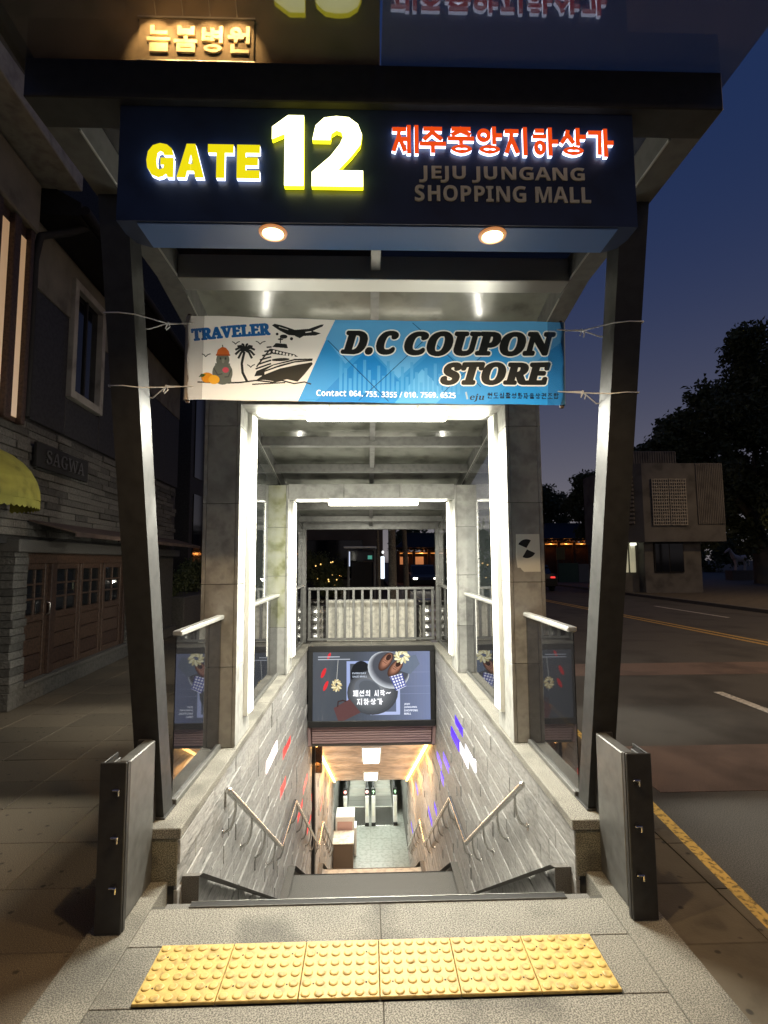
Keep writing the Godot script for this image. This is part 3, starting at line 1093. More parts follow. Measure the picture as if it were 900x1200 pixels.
func stone_column(parent: Node, s: float, d0: float, d1: float, cuts: Array, mossy := false) -> void:
	bx("column_core", parent, s * 1.03, s * 1.28, cuts[0], cuts[-1], d0 + 0.012, d1 - 0.01, M.grout, 0)
	for i in cuts.size() - 1:
		var y0: float = cuts[i] + 0.002
		var y1: float = cuts[i + 1] - 0.002
		var m: Material = M.mossy_stone if mossy and i > 0 else M.limestone[(i + (0 if s < 0 else 1)) % 3]
		bx("column_stone", parent, s * 1.02, s * 1.046, y0, y1, d0, d0 + 0.1, M.limestone[i % 3], 0.002)
		bx("column_stone", parent, s * 1.05, s * 1.262, y0, y1, d0 + 0.001, d0 + 0.1, m, 0.002)
		bx("column_stone", parent, s * 1.265, s * 1.292, y0, y1, d0 + 0.002, d0 + 0.1, M.limestone[(i + 2) % 3], 0.002)
		bx("column_stone", parent, s * 1.021, s * 1.291, y0, y1, d0 + 0.104, d1, M.limestone[(i + 1) % 3], 0.002)


func portal(label: String, d0: float, d1: float, cuts: Array, open_y: float, top_y: float, led0: float, led1: float, mossy: bool) -> void:
	var p := thing("stone_portal", label, "portal", V(0, 0.25, d0))
	for s in [-1.0, 1.0]:
		stone_column(p, s, d0, d1, cuts, mossy and s < 0)
	for seg in [[-1.0, -0.34], [-0.336, 0.336], [0.34, 1.0]]:
		bx("lintel_stone", p, seg[0] * 1.018, seg[1] * 1.018, open_y, top_y, d0, d0 + 0.12, M.limestone[1], 0.002)
		bx("lintel_stone", p, seg[0] * 1.018, seg[1] * 1.018, open_y + 0.004, top_y, d0 + 0.13, d1, M.limestone[2], 0.002)
	bx("lintel_core", p, -1.02, 1.02, open_y + 0.02, top_y - 0.01, d0 + 0.02, d1 - 0.02, M.grout, 0)
	for s in [-1.0, 1.0]:
		var l := thing("strip_light", "glowing upright strip light on the %s inner face of the %s" % ["left" if s < 0 else "right", "front portal" if d0 < 5 else "second portal"], "strip light", V(s * 1.0, 0.4, (led0 + led1) / 2), "strip lights of the portals")
		var y0: float = 0.43
		bx("housing", l, s * 0.985, s * 1.0195, y0 - 0.02, open_y - 0.002, led0 - 0.012, led1 + 0.012, M.led_back, 0.002)
		bx("glowing_tube", l, s * 0.965, s * 0.985, y0, open_y - 0.02, led0, led1, M.led, 0.004)
		area_light(l, V(s * 0.955, (y0 + open_y) / 2, (led0 + led1) / 2), Vector3(-s, 0, 0), led1 - led0, open_y - y0, Color(1.0, 0.985, 0.925), 3.1 if d0 < 5 else 3.0)


func build_portals() -> void:
	portal("front stone portal with bright reveals behind the banner", 4.04, 4.5, [0.253, 0.826, 1.43, 2.036, 2.633, 2.98], 2.8, 2.985, 4.29, 4.39, false)
	portal("second stone portal with mossy left column above the screen", 6.52, 6.95, [0.253, 0.81, 1.42, 2.01, 2.53], 2.36, 2.54, 6.76, 6.86, true)
	for q in [["ceiling tube light hanging below the front portal lintel", 4.12, 2.735, 0.555, 17.0], ["smaller ceiling tube light hanging below the second portal lintel", 6.6, 2.325, 0.56, 14.0]]:
		var t := thing("tube_light", q[0], "tube light", V(0.02, q[2], q[1]), "tube lights of the portals")
		var b := MB.new()
		var path := []
		for x in [-1.0, -0.985, -0.96, 0.96, 0.985, 1.0]:
			path.append(V(0.02 + x * q[3], q[2], q[1]))
		b.tube(path, [0.018, 0.038, 0.046, 0.046, 0.038, 0.018], 16)
		put("glowing_tube", b, M.tube, t, offset(t))
		for x in [-0.3, 0.3]:
			var h := MB.new()
			h.tube([V(0.02 + x, q[2] + 0.04, q[1]), V(0.02 + x, q[2] + 0.12, q[1] + 0.02)], 0.006, 8)
			put("hanger", h, M.steel, t, offset(t))
		area_light(t, V(0.02, q[2] - 0.055, q[1]), Vector3.DOWN, q[3] * 2, 0.09, Color(1.0, 0.985, 0.925), q[4])


func build_glass() -> void:
	for s in [-1.0, 1.0]:
		var side := "left" if s < 0 else "right"
		for bay in [[3.13, 4.03, 1.175, "between the leaning post and the front portal", true], [4.51, 6.51, 0.0, "between the two portals", false], [6.96, 9.04, 0.0, "behind the second portal", false]]:
			var d0: float = bay[0]
			var d1: float = bay[1]
			var g := thing("glass_screen", "%s glass side screen %s" % [side, bay[3]], "glass screen", V(s * 1.14, 0.25, (d0 + d1) / 2), "glass side screens of the canopy")
			bx("base_channel", g, s * 1.118, s * 1.162, 0.253, 0.285, d0, d1, M.steel_grey, 0.003)
			var top := 1.175
			bx("pane", g, s * 1.136, s * 1.142, 0.283, top, d0 - 0.015, d1 + 0.015, M.glass_tinted, 0)
			bx("cap_rail", g, s * 1.112, s * 1.168, 1.176, 1.206, d0, d1, M.alu, 0.006)
			if not bay[4]:
				side_prism("upper_pane", g, [Vector2(d0 - 0.02, 1.207), Vector2(d1 + 0.02, 1.207), Vector2(d1 + 0.02, roof_y(d1) + 0.03), Vector2(d0 - 0.02, roof_y(d0) + 0.03)], minf(s * 1.157, s * 1.163), maxf(s * 1.157, s * 1.163), M.glass)


func build_sign() -> void:
	var z := -1.82
	var g := thing("gate_sign", "dark blue illuminated sign box reading GATE 12 under the canopy", "sign", V(0, 2.8, 1.9))
	var b := MB.new()
	# box with softened rear corners, profile seen from below
	var prof := PackedVector2Array([Vector2(-0.94, 1.82), Vector2(0.94, 1.82), Vector2(0.94, 1.9), Vector2(0.925, 1.955), Vector2(0.88, 1.985), Vector2(-0.88, 1.985), Vector2(-0.925, 1.955), Vector2(-0.94, 1.9)])
	b.xf = Transform3D(Basis(Vector3(1, 0, 0), Vector3(0, 0, -1), Vector3(0, 1, 0)), Vector3.ZERO)
	b.prism(prof, 2.806, 3.247)
	put("sign_box", b, M.navy, g, offset(g))
	bx("sign_underside", g, -0.87, 0.87, 2.802, 2.8055, 1.83, 1.978, mat(lin(0.09, 0.175, 0.42), 0.35), 0)
	var o := offset(g)
	var letters := [["GATE", -0.832, 2.958, 0.4, 0.126, 0.034, M.letter_yellow, 0.13], ["12", -0.389, 2.93, 0.326, 0.268, 0.072, M.letter_bright, 0.16]]
	for L in letters:
		var wd := {"1": 0.62, "2": 1.0, "T": 0.95, "E": 0.85}
		var x: float = L[1]
		var ratio: float = L[3]
		var tot := 0.0
		for ch in L[0]:
			tot += wd.get(ch, 1.0)
		tot += L[7] * (L[0].length() - 1)
		var u := ratio / tot
		for ch in L[0]:
			var cw: float = wd.get(ch, 1.0) * u
			var polys := row_polys(ch, cw, L[4], L[5], 0.0)
			put("letter_%s_return" % ("one" if ch == "1" else "two" if ch == "2" else ch.to_lower()), raised(polys, 0.004, 0.016 if L[0] == "GATE" else 0.02, Vector3(x, L[2], z)), M.letter_white if L[0] == "GATE" else M.letter_bright_side, g, o)
			put("letter_%s_face" % ("one" if ch == "1" else "two" if ch == "2" else ch.to_lower()), raised(polys, 0.0185 if L[0] == "GATE" else 0.0225, 0.022 if L[0] == "GATE" else 0.026, Vector3(x, L[2], z)), L[6], g, o)
			x += cw + L[7] * u
	var han := "제주중앙지하상가"
	for i in han.length():
		var cw := 0.823 / 8.0
		var polys := row_polys(han[i], cw * 0.985, 0.112, 0.0148, 0.0)
		put("hangul_return", raised(polys, 0.003, 0.013, Vector3(0.036 + cw * i, 3.063, z)), M.letter_white, g, o)
		put("hangul_face", raised(polys, 0.0158, 0.019, Vector3(0.036 + cw * i, 3.063, z)), M.letter_orange, g, o)
	put("small_lettering", text_mb("JEJU JUNGANG", font_sans, 0.608, 0.063, 0.005, Vector3(0.141, 2.966, z + 0.001)), M.letter_beige, g, o)
	put("small_lettering", text_mb("SHOPPING MALL", font_sans, 0.645, 0.061, 0.005, Vector3(0.124, 2.893, z + 0.001)), M.letter_beige, g, o)
	for x in [-0.395, 0.417]:
		var l := thing("downlight", "round warm downlight under the %s end of the gate sign" % ("left" if x < 0 else "right"), "downlight", Vector3(x, 2.8, -1.873), "downlights under the sign")
		var r := MB.new()
		r.lathe([Vector2(0.036, 0.0), Vector2(0.04, -0.006), Vector2(0.05, -0.004), Vector2(0.052, 0.002)], 24)
		put("trim_ring", r, M.downlight_rim, l)
		var bulb := MB.new()
		bulb.lathe([Vector2(0.0001, -0.01), Vector2(0.022, -0.007), Vector2(0.036, 0.001)], 20)
		put("glowing_lens", bulb, M.downlight, l)
		spot(l, Vector3(x, 2.78, -1.873), Vector3.DOWN, Color(1.0, 0.84, 0.62), 1.7, 82, 0.03)


# ------------------------------------------------------------------ the house on the left
# house axes: x runs along the facade away from the viewer, y up, z out towards the sidewalk
func hb(called: String, parent: Node, s0: float, s1: float, y0: float, y1: float, o0: float, o1: float, material: Material, bevel := 0.004) -> MeshInstance3D:
	var b := MB.new()
	b.box(Vector3((s0 + s1) / 2, (y0 + y1) / 2, (o0 + o1) / 2), Vector3(absf(s1 - s0), absf(y1 - y0), absf(o1 - o0)), bevel)
	return put(called, b, material, parent)


func build_house() -> void:
	var h := thing("house", "dark two storey house with stone clad front and wooden doors", "house", Vector3(-4.047, -0.03, -6.416))
	h.rotation.y = deg_to_rad(93.96)
	hb("wall", h, -4.5, 6.1, 1.85, 6.2, -5.0, -0.07, M.siding, 0)
	hb("wall", h, 3.12, 6.1, 0.0, 1.85, -5.0, -0.07, M.house_stone[0], 0)
	hb("wall", h, -4.5, -0.28, 0.0, 1.85, -5.0, -0.25, M.siding, 0)
	hb("inner_wall", h, -0.28, 3.12, 0.0, 1.85, -5.0, -2.6, M.siding, 0)
	hb("plinth", h, -0.28, 6.1, 0.0, 0.2, -0.6, 0.03, M.house_stone[1], 0.01)
	hb("door_sill", h, 0.0, 3.12, 0.2, 0.24, -0.2, 0.05, M.granite_dark, 0.006)
	# ledge stone: rows of thin stones of uneven length and depth
	var meshes := []
	for L in [0.36, 0.52, 0.7]:
		for t in [0.045, 0.057, 0.072]:
			var b := MB.new()
			b.box(Vector3.ZERO, Vector3(L - 0.006, 0.084, t), 0.006)
			meshes.append([L, t, b.mesh()])
	var count := 0
	for r in 15:
		var y := 1.94 + 0.09 * r
		var s := -0.72 - rng.randf() * 0.3
		while s < 6.05:
			var k := rng.randi() % 9
			var L: float = meshes[k][0]
			if s + L > 6.12:
				break
			put("ledge_stone", meshes[k][2], M.house_stone[mini(3, rng.randi() % 5)], h, Vector3(s + L / 2, y + 0.045, -0.07 + meshes[k][1] / 2))
			s += L
			count += 1
	for r in 19:
		for q in [[-0.28, 0.28, 0.0], [3.12, 0.2, 0.0]]:
			hb("pillar_stone", h, q[0], q[0] + q[1] - 0.004, 0.2 + 0.088 * r, 0.2 + 0.088 * r + 0.083, -0.2, 0.02 + rng.randf_range(-0.012, 0.015), M.house_stone[rng.randi() % 4], 0.006)
	hb("lintel", h, -0.3, 6.1, 1.75, 1.9, -0.25, 0.07, M.granite_dark, 0.01)
	hb("door_head", h, 0.0, 3.12, 1.62, 1.75, -0.12, -0.02, M.wood, 0.004)
	# four leaves, each with six panes and three boards
	var leaves := [[0.02, 0.57], [0.72, 1.45], [1.47, 2.2], [2.24, 3.0]]
	for i in 4:
		var a: float = leaves[i][0]
		var b: float = leaves[i][1]
		var f := MB.new()
		var st := 0.075
		f.box(Vector3(a + st / 2, 0.93, -0.07), Vector3(st, 1.38, 0.06), 0.006)
		f.box(Vector3(b - st / 2, 0.93, -0.07), Vector3(st, 1.38, 0.06), 0.006)
		for yy in [0.28, 0.96, 1.59]:
			f.box(Vector3((a + b) / 2, yy, -0.071), Vector3(b - a - 2 * st, 0.085, 0.056), 0.006)
		var door := put("door", f, M.wood, h)
		for k in 3:
			hb("door_board", door, a + st, b - st, 0.326 + 0.197 * k, 0.326 + 0.19 + 0.197 * k, -0.085, -0.055, M.wood if k > 0 else M.wood_dark, 0.012)
		for k in 3:
			for c in 2:
				var w := (b - a - 2 * st) / 2
				hb("door_pane", door, a + st + c * w + 0.01, a + st + c * w + w - 0.01, 1.015 + 0.178 * k, 1.015 + 0.17 + 0.178 * k, -0.078, -0.07, M.glass_dark, 0)
		hb("glazing_bar", door, (a + b) / 2 - 0.014, (a + b) / 2 + 0.014, 1.0, 1.55, -0.092, -0.05, M.wood, 0.004)
		for k in 2:
			hb("glazing_bar", door, a + st, b - st, 1.176 + 0.178 * k, 1.202 + 0.178 * k, -0.091, -0.052, M.wood, 0.004)
	hb("door_post", h, 0.58, 0.71, 0.24, 1.62, -0.13, 0.0, M.wood_dark, 0.006)
	hb("door_post", h, 3.02, 3.11, 0.24, 1.62, -0.13, -0.01, M.wood_dark, 0.006)
	var hd := MB.new()
	hd.tube([Vector3(0.53, 0.98, -0.03), Vector3(0.535, 1.0, 0.01), Vector3(0.535, 1.12, 0.015), Vector3(0.53, 1.14, -0.03)], 0.011, 8)
	put("door_handle", hd, M.stainless, h)
	# things that glow dimly inside, seen through the panes
	for q in [[1.95, 1.3, 0.14, 0.13, Color(0.8, 0.82, 0.62), 0.3], [2.1, 1.3, 0.2, 0.13, Color(0.62, 0.72, 0.25), 0.3], [2.95, 1.28, 0.12, 0.1, Color(0.85, 0.8, 0.55), 0.3]]:
		hb("menu_board_light", h, q[0] - q[2] / 2, q[0] + q[2] / 2, q[1] - q[3] / 2, q[1] + q[3] / 2, -0.34, -0.33, glow(q[4], q[5]), 0)
	# awnings
	var aw := MB.new()
	aw.xf = Transform3D(Basis(Vector3(0, 0, 1), Vector3(0, 1, 0), Vector3(-1, 0, 0)), Vector3.ZERO)
	aw.prism(PackedVector2Array([Vector2(0.0, 2.14), Vector2(0.55, 1.99), Vector2(0.55, 1.935), Vector2(0.53, 1.935), Vector2(0.53, 1.975), Vector2(0.0, 2.12)]), -6.0, 0.02)
	put("brown_awning", aw, M.awning_brown, h)
	# upper floor
	for q in [[-0.3, 0.76], [0.77, 1.8], [1.81, 2.9], [2.91, 4.0], [4.01, 5.05], [5.06, 6.1]]:
		if q[0] == 0.77:
			hb("wall_board", h, 0.77, 1.8, 3.34, 3.86, -0.07, -0.03, M.siding, 0.005)
		else:
			hb("wall_board", h, q[0], q[1], 3.34, 4.96, -0.07, -0.03 + rng.randf_range(-0.004, 0.004), M.siding, 0.005)
	hb("stucco_band", h, -0.3, 0.775, 4.97, 5.8, -0.07, -0.02, M.stucco, 0.004)
	hb("stucco_band", h, 0.775, 1.795, 5.56, 5.8, -0.07, -0.021, M.stucco, 0.004)
	hb("stucco_band", h, 1.795, 6.1, 4.97, 5.8, -0.07, -0.02, M.stucco, 0.004)
	var wf := MB.new()
	for q in [[0.78, 0.89, 3.88, 5.56], [1.68, 1.79, 3.88, 5.56], [0.89, 1.68, 3.88, 3.99], [0.89, 1.68, 5.45, 5.56]]:
		wf.box(Vector3((q[0] + q[1]) / 2, (q[2] + q[3]) / 2, -0.02), Vector3(q[1] - q[0], q[3] - q[2], 0.1), 0.006)
	var win := put("window_frame", wf, M.window_white, h)
	hb("window_pane", win, 0.89, 1.28, 3.99, 5.45, -0.068, -0.055, M.window_glass, 0)
	hb("window_pane", win, 1.3, 1.68, 3.99, 5.45, -0.069, -0.056, M.window_glass, 0)
	hb("window_bar", win, 1.272, 1.308, 3.99, 5.45, -0.065, -0.03, M.black_matte, 0.003)
	var rf := MB.new()
	rf.xf = Transform3D(Basis(Vector3(0, 0, 1), Vector3(0, 1, 0), Vector3(-1, 0, 0)), Vector3.ZERO)
	rf.prism(PackedVector2Array([Vector2(0.5, 5.83), Vector2(0.5, 6.0), Vector2(-2.4, 7.6), Vector2(-5.2, 6.0), Vector2(-5.2, 5.83)]), -6.4, 0.2)
	put("roof", rf, M.roof_dark, h)
	var gt := MB.new()
	gt.tube([Vector3(-0.2, 5.9, 0.55), Vector3(6.4, 5.9, 0.55)], 0.06, 10)
	put("gutter", gt, M.roof_dark, h)
	# warm lit bay at the near end
	hb("bay_panel", h, -3.2, -0.3, 5.5, 6.12, -0.07, 0.1, M.stucco, 0.02)
	hb("bay_fascia", h, -3.2, -0.17, 6.16, 6.5, 0.0, 0.5, M.limestone[1], 0.01)
	hb("bay_roof", h, -3.3, -0.1, 6.52, 6.7, -0.2, 0.56, M.roof_dark, 0.01)
	var bay := hb("bay_window", h, -3.2, -0.36, 3.2, 5.5, -0.07, 0.02, M.wood_dark, 0.004)
	bay.set_meta("label", "warm lit window between brown timbers")
	var s0 := -0.52
	for k in 8:
		var x := s0 - 0.34 * k
		var b := MB.new()
		b.box(Vector3(x, 4.3, 0.026) - bay.position, Vector3(0.2, 2.1, 0.01), 0)
		put("window_light", b, glow(Color(0.9, 0.68, 0.4), 0.24), bay)
		var t := MB.new()
		t.box(Vector3(x - 0.17, 4.33, 0.05) - bay.position, Vector3(0.12, 2.3, 0.08), 0.01)
		put("timber", t, M.wood_dark, bay)
	var tb := MB.new()
	tb.box(Vector3(-0.4, 4.33, 0.05), Vector3(0.07, 2.3, 0.08), 0.01)
	put("timber", tb, M.wood_dark, h)
	var dp := MB.new()
	dp.tube([Vector3(0.1, 5.9, 0.5), Vector3(-0.05, 5.7, 0.3), Vector3(-0.28, 5.5, 0.1), Vector3(-0.3, 5.2, 0.06), Vector3(-0.3, 3.3, 0.06)], 0.045, 10)
	put("downpipe", dp, M.black_matte, h)

	# shop board and yellow awning hang on the house
	var sb := thing("shop_board", "dark board with raised dark letters on the stone front of the house", "sign", h.to_global(Vector3(0.62, 2.92, 0.0)))
	sb.rotation.y = h.rotation.y
	var bb := MB.new()
	bb.box(Vector3(0, 0, 0.05), Vector3(1.35, 0.3, 0.04), 0.006)
	put("board", bb, M.black_matte, sb)
	put("lettering", text_mb("SAGWA", font_serif, 1.0, 0.17, 0.025, Vector3(-0.5, -0.085, 0.071)), mat(lin(0.06, 0.058, 0.055), 0.35), sb)
	var ya := thing("yellow_awning", "yellow half dome fabric awning with scalloped edge on the house front", "awning", h.to_global(Vector3(-1.08, 2.26, 0.0)))
	ya.rotation.y = h.rotation.y
	for g in 6:
		var b := MB.new()
		for i in 5:
			for j in 8:
				var q := []
				for k in [[0, 0], [1, 0], [1, 1], [0, 1]]:
					var th: float = PI * (g * 5 + i + k[0]) / 30.0
					var ph: float = PI / 2 * (j + k[1]) / 8.0
					var bulge := 1.0 + 0.02 * sin(PI * (i + k[0]) / 5.0)
					q.append(Vector3(-0.62 * cos(th) * cos(ph) * bulge, 0.55 * sin(ph), 0.03 + 0.55 * sin(th) * cos(ph) * bulge))
				b.quad(q[3], q[2], q[1], q[0])
			var th0: float = PI * (g * 5 + i) / 30.0
			var th1: float = PI * (g * 5 + i + 1) / 30.0
			var p0 := Vector3(-0.62 * cos(th0), 0, 0.03 + 0.55 * sin(th0))
			var p1 := Vector3(-0.62 * cos(th1), 0, 0.03 + 0.55 * sin(th1))
			var pm := (p0 + p1) / 2.0
			b.quad(p0 + Vector3(0, -0.07, 0), pm + Vector3(0, -0.092, 0), pm, p0)
			b.quad(pm + Vector3(0, -0.092, 0), p1 + Vector3(0, -0.07, 0), p1, pm)
		put("fabric_gore", b, M.awning_yellow, ya)


func build_hospital() -> void:
	var h := thing("hospital_building", "tall brown building with lit rooftop lettering seen through the canopy glass", "building", V(-12.8, -0.1, 36))
	bx("wall", h, -27.0, 0.95, -0.16, 54, 36, 50, M.facade, 0)
	for r in 8:
		for c in 6:
			var x := -25.0 + 4.2 * c
			var y := 3.9 + 3.6 * r
			var w := bx("window", h, x, x + 2.6, y, y + 1.7, 35.93, 36.01, M.siding, 0.01)
			bx("pane", w, x + 0.08, x + 1.28, y + 0.08, y + 1.62, 35.915, 35.935, M.window_glass, 0)
			bx("pane", w, x + 1.33, x + 2.52, y + 0.08, y + 1.62, 35.915, 35.936, M.window_glass, 0)
	for c in 5:
		bx("shop_front", h, -25.5 + 5.2 * c, -21.2 + 5.2 * c, 0.1, 3.0, 35.9, 36.02, M.window_glass, 0.02)
	var s := thing("rooftop_sign", "beige rooftop lettering lit from above on the tall building", "sign", V(-12.3, 38, 35.9))
	var o := offset(s)
	bx("sign_board", s, -16.5, -8.2, 37.6, 40.9, 35.8, 35.95, M.facade, 0.02)
	for q in [[-16.6, -8.1, 40.9, 41.05], [-16.6, -8.1, 37.5, 37.6]]:
		bx("sign_frame", s, q[0], q[1], q[2], q[3], 35.7, 35.95, M.alu, 0.02)
	var txt := "늘봄병원"
	var beige := mat(lin(0.85, 0.74, 0.5), 0.6)
	for i in 4:
		put("letter", raised(row_polys(txt[i], 1.75, 2.25, 0.27, 0.0), 0.0, 0.15, Vector3(-15.9 + 1.93 * i, 38.05, -35.79)), beige, s, o)
	for i in 4:
		var x := -15.3 + 1.95 * i
		var l := thing("sign_lamp", ["small sign lamp over the first rooftop letter", "small sign lamp over the second rooftop letter", "small sign lamp over the third rooftop letter", "small bright sign lamp over the last rooftop letter"][i], "lamp", V(x, 41.9, 33.4), "sign lamps of the rooftop lettering")
		var b := MB.new()
		b.lathe([Vector2(0.0001, -0.1), Vector2(0.09, -0.04), Vector2(0.09, 0.05), Vector2(0.0001, 0.11)], 10)
		put("bulb", b, glow(Color(1.0, 0.85, 0.6), 5.0), l)
		var arm := MB.new()
		arm.tube([Vector3(0, 0.1, 0), Vector3(0, 0.2, -0.8), Vector3(0, -0.1, -2.0), Vector3(0, -0.9, -2.42)], 0.03, 6)
		put("arm", arm, M.alu, l)
		spot(l, V(x, 41.75, 33.3), V(x, 38.9, 35.8) - V(x, 41.75, 33.3), Color(1.0, 0.8, 0.52), 165.0, 30, 0.08)
		omni(l, V(x, 41.75, 33.3), Color(1.0, 0.76, 0.48), 7.0, 0.1)


func hip_roof(parent: Node, called: String, x0: float, x1: float, d0: float, d1: float, y: float, rise: float, material: Material) -> void:
	var b := MB.new()
	var n := 8
	var cx := (x0 + x1) / 2
	var cd := (d0 + d1) / 2
	var rings := []
	for i in n + 1:
		var t := i / float(n)
		var k := pow(1.0 - t, 1.25)
		var ridge := (x1 - x0) * 0.3 * t
		var hx := (x1 - x0) / 2 * k + ridge
		var hd := (d1 - d0) / 2 * k + 0.05
		rings.append([V(cx - hx, y + rise * t + (0.25 if i == 0 else 0.0), cd - hd), V(cx + hx, y + rise * t + (0.25 if i == 0 else 0.0), cd - hd), V(cx + hx, y + rise * t + (0.25 if i == 0 else 0.0), cd + hd), V(cx - hx, y + rise * t + (0.25 if i == 0 else 0.0), cd + hd)])
	for i in n:
		for k in 4:
			var l := (k + 1) % 4
			b.quad(rings[i][k], rings[i][l], rings[i + 1][l], rings[i + 1][k])
	b.quad(rings[n][0], rings[n][1], rings[n][2], rings[n][3])
	b.quad(rings[0][3], rings[0][2], rings[0][1], rings[0][0])
	put(called, b, material, parent, offset(parent))


func build_street_buildings() -> void:
	# concrete kiosk with an overhanging upper floor across the street
	var k := thing("concrete_kiosk", "concrete kiosk with overhanging upper floor and lattice window across the street", "kiosk", V(14.8, -0.1, 25))
	var up := MB.new()
	up.xf = Transform3D(Basis(Vector3(1, 0, 0), Vector3(0, 0, -1), Vector3(0, 1, 0)), Vector3.ZERO)
	up.prism(PackedVector2Array([Vector2(13.1, 25), Vector2(17.05, 25), Vector2(17.05, 30), Vector2(12.3, 30), Vector2(12.3, 26.0)]), 2.42, 6.2)
	put("upper_floor", up, M.concrete, k, offset(k))
	bx("lower_floor", k, 13.3, 16.1, -0.16, 2.42, 25.5, 29.5, M.concrete, 0.02)
	bx("parapet", k, 12.6, 15.3, 6.2, 6.95, 25.8, 26.0, M.concrete_b, 0.02)
	for i in 22:
		bx("corrugated_rib", k, 12.62 + 0.123 * i, 12.68 + 0.123 * i, 6.2, 6.93, 25.74, 25.8, M.corrugated, 0.01)
	for i in 15:
		bx("ribbed_panel", k, 15.72 + 0.088 * i, 15.79 + 0.088 * i, 3.25, 6.16, 24.93, 25.0, M.concrete_b, 0.01)
	bx("lattice_recess", k, 13.5, 15.18, 3.2, 5.42, 24.955, 25.002, M.black_matte, 0)
	for p in 2:
		var b := MB.new()
		var x0 := 13.5 + 0.86 * p
		for i in 8:
			b.box(V(x0 + 0.03 + 0.108 * i, 4.31, 24.92), Vector3(0.04, 2.22, 0.07), 0)
		for i in 15:
			b.box(V(x0 + 0.41, 3.22 + 0.156 * i, 24.921), Vector3(0.82, 0.05, 0.066), 0)
		put("lattice_panel", b, M.lattice, k, offset(k))
	for i in 12:
		bx("louvre_slat", k, 12.45, 12.95, 3.3 + 0.2 * i, 3.42 + 0.2 * i, 25.3, 25.75, M.concrete_b, 0.01).rotation.y = 0.9
	var w := bx("window", k, 13.75, 15.2, 0.95, 2.38, 25.42, 25.52, M.black_matte, 0.02)
	bx("pane", w, 13.8, 14.46, 1.0, 2.33, 25.4, 25.43, M.window_glass, 0)
	bx("pane", w, 14.5, 15.15, 1.0, 2.33, 25.4, 25.431, M.window_glass, 0)
	for q in [[12.45, 12.75], [12.86, 13.12]]:
		bx("lit_window", k, q[0], q[1], 0.95, 2.4, 26.0, 26.1, glow(Color(0.8, 0.78, 0.62), 0.3), 0.02)
	bx("lit_window_head_lamp", k, 12.86, 13.14, 2.28, 2.4, 25.9, 25.99, glow(Color(1, 1, 0.9), 1.5), 0.01)
	bx("entrance_wall", k, 12.3, 13.3, -0.16, 2.42, 26.12, 29.5, M.concrete, 0)
	bx("wall_lamp", k, 12.42, 12.52, 5.3, 5.62, 25.6, 25.72, glow(Color(1, 1, 0.95), 2.5), 0.02)

	# gatehouses with tiled roofs, warm light under the eaves
	for q in [[13.0, 20.5, 41.0, 46.0, 3.0, 1.6, "dark tiled gatehouse roof lit under its eaves beside the street"], [1.6, 9.0, 41.0, 46.0, 2.35, 1.5, "tiled gatehouse with orange lit eaves seen past the rear railing"]]:
		var g := thing("gatehouse", q[6], "gatehouse", V((q[0] + q[1]) / 2, -0.1, q[2]))
		hip_roof(g, "roof", q[0], q[1], q[2], q[3], q[4], q[5], M.tile_roof)
		bx("wall", g, q[0] + 0.7, q[1] - 0.7, -0.16, q[4] - 0.05, q[2] + 0.9, q[3] - 0.7, M.wood_dark, 0.01)
		for i in 6:
			var x: float = lerpf(q[0] + 0.7, q[1] - 0.7, i / 5.0)
			bx("pillar", g, x - 0.12, x + 0.12, -0.16, q[4], q[2] + 0.5, q[2] + 0.74, M.wood_dark, 0.02)
		for i in 26:
			var x: float = lerpf(q[0] + 0.25, q[1] - 0.25, i / 25.0)
			bx("rafter", g, x - 0.05, x + 0.05, q[4] + 0.02, q[4] + 0.12, q[2] + 0.05, q[2] + 0.9, M.wood, 0.01)
		for i in 5:
			var x: float = lerpf(q[0] + 0.7, q[1] - 0.7, (i + 0.5) / 5.0)
			bx("eave_lamp", g, x - 0.5, x + 0.5, q[4] - 0.22, q[4] - 0.15, q[2] + 0.55, q[2] + 0.62, glow(Color(1.0, 0.62, 0.22), 0.4), 0.01)
			omni(g, V(x, q[4] - 0.12, q[2] + 0.45), Color(1.0, 0.6, 0.28), 0.14, 0.05)
		if q[0] < 5:
			for i in 2:
				bx("lit_window", g, 2.35 + 1.2 * i, 3.1 + 1.2 * i, 1.3, 1.9, q[2] + 0.86, q[2] + 0.9, glow(Color(0.9, 0.55, 0.3), 0.35), 0.01)
	var f := thing("site_fence", "green and white panel fence beside the lit gatehouse", "fence", V(15.4, -0.1, 38.5))
	bx("green_panel", f, 13.75, 15.2, -0.1, 1.35, 38.5, 38.55, mat(lin(0.1, 0.17, 0.1), 0.6), 0.01)
	bx("white_panel", f, 15.22, 16.6, -0.1, 1.28, 38.5, 38.55, mat(lin(0.3, 0.29, 0.25), 0.7), 0.01)
	for x in [13.72, 15.21, 16.62]:
		bx("fence_post", f, x - 0.04, x + 0.04, -0.1, 1.42, 38.56, 38.64, M.steel_dark, 0.01)
	var n := thing("notice_board", "small yellowish notice board above the green panel fence", "sign", V(14.1, -0.1, 39))
	bx("board", n, 13.8, 14.45, 1.6, 2.5, 39, 39.06, mat(lin(0.32, 0.25, 0.09), 0.7), 0.01)
	for x in [13.9, 14.35]:
		bx("leg", n, x - 0.03, x + 0.03, -0.1, 1.6, 39.01, 39.05, M.steel_dark, 0.005)
	var nb := thing("glass_building", "dark glass building beyond the house behind the left column", "building", V(-7, -0.1, 16))
	bx("wall", nb, -12, -5.2, -0.1, 14, 15.5, 30, M.siding, 0)
	for r in 4:
		for c in 5:
			bx("pane", nb, -5.22, -5.17, 0.9 + 3.2 * r, 3.6 + 3.2 * r, 15.8 + 2.7 * c, 18.3 + 2.7 * c, M.window_glass, 0)
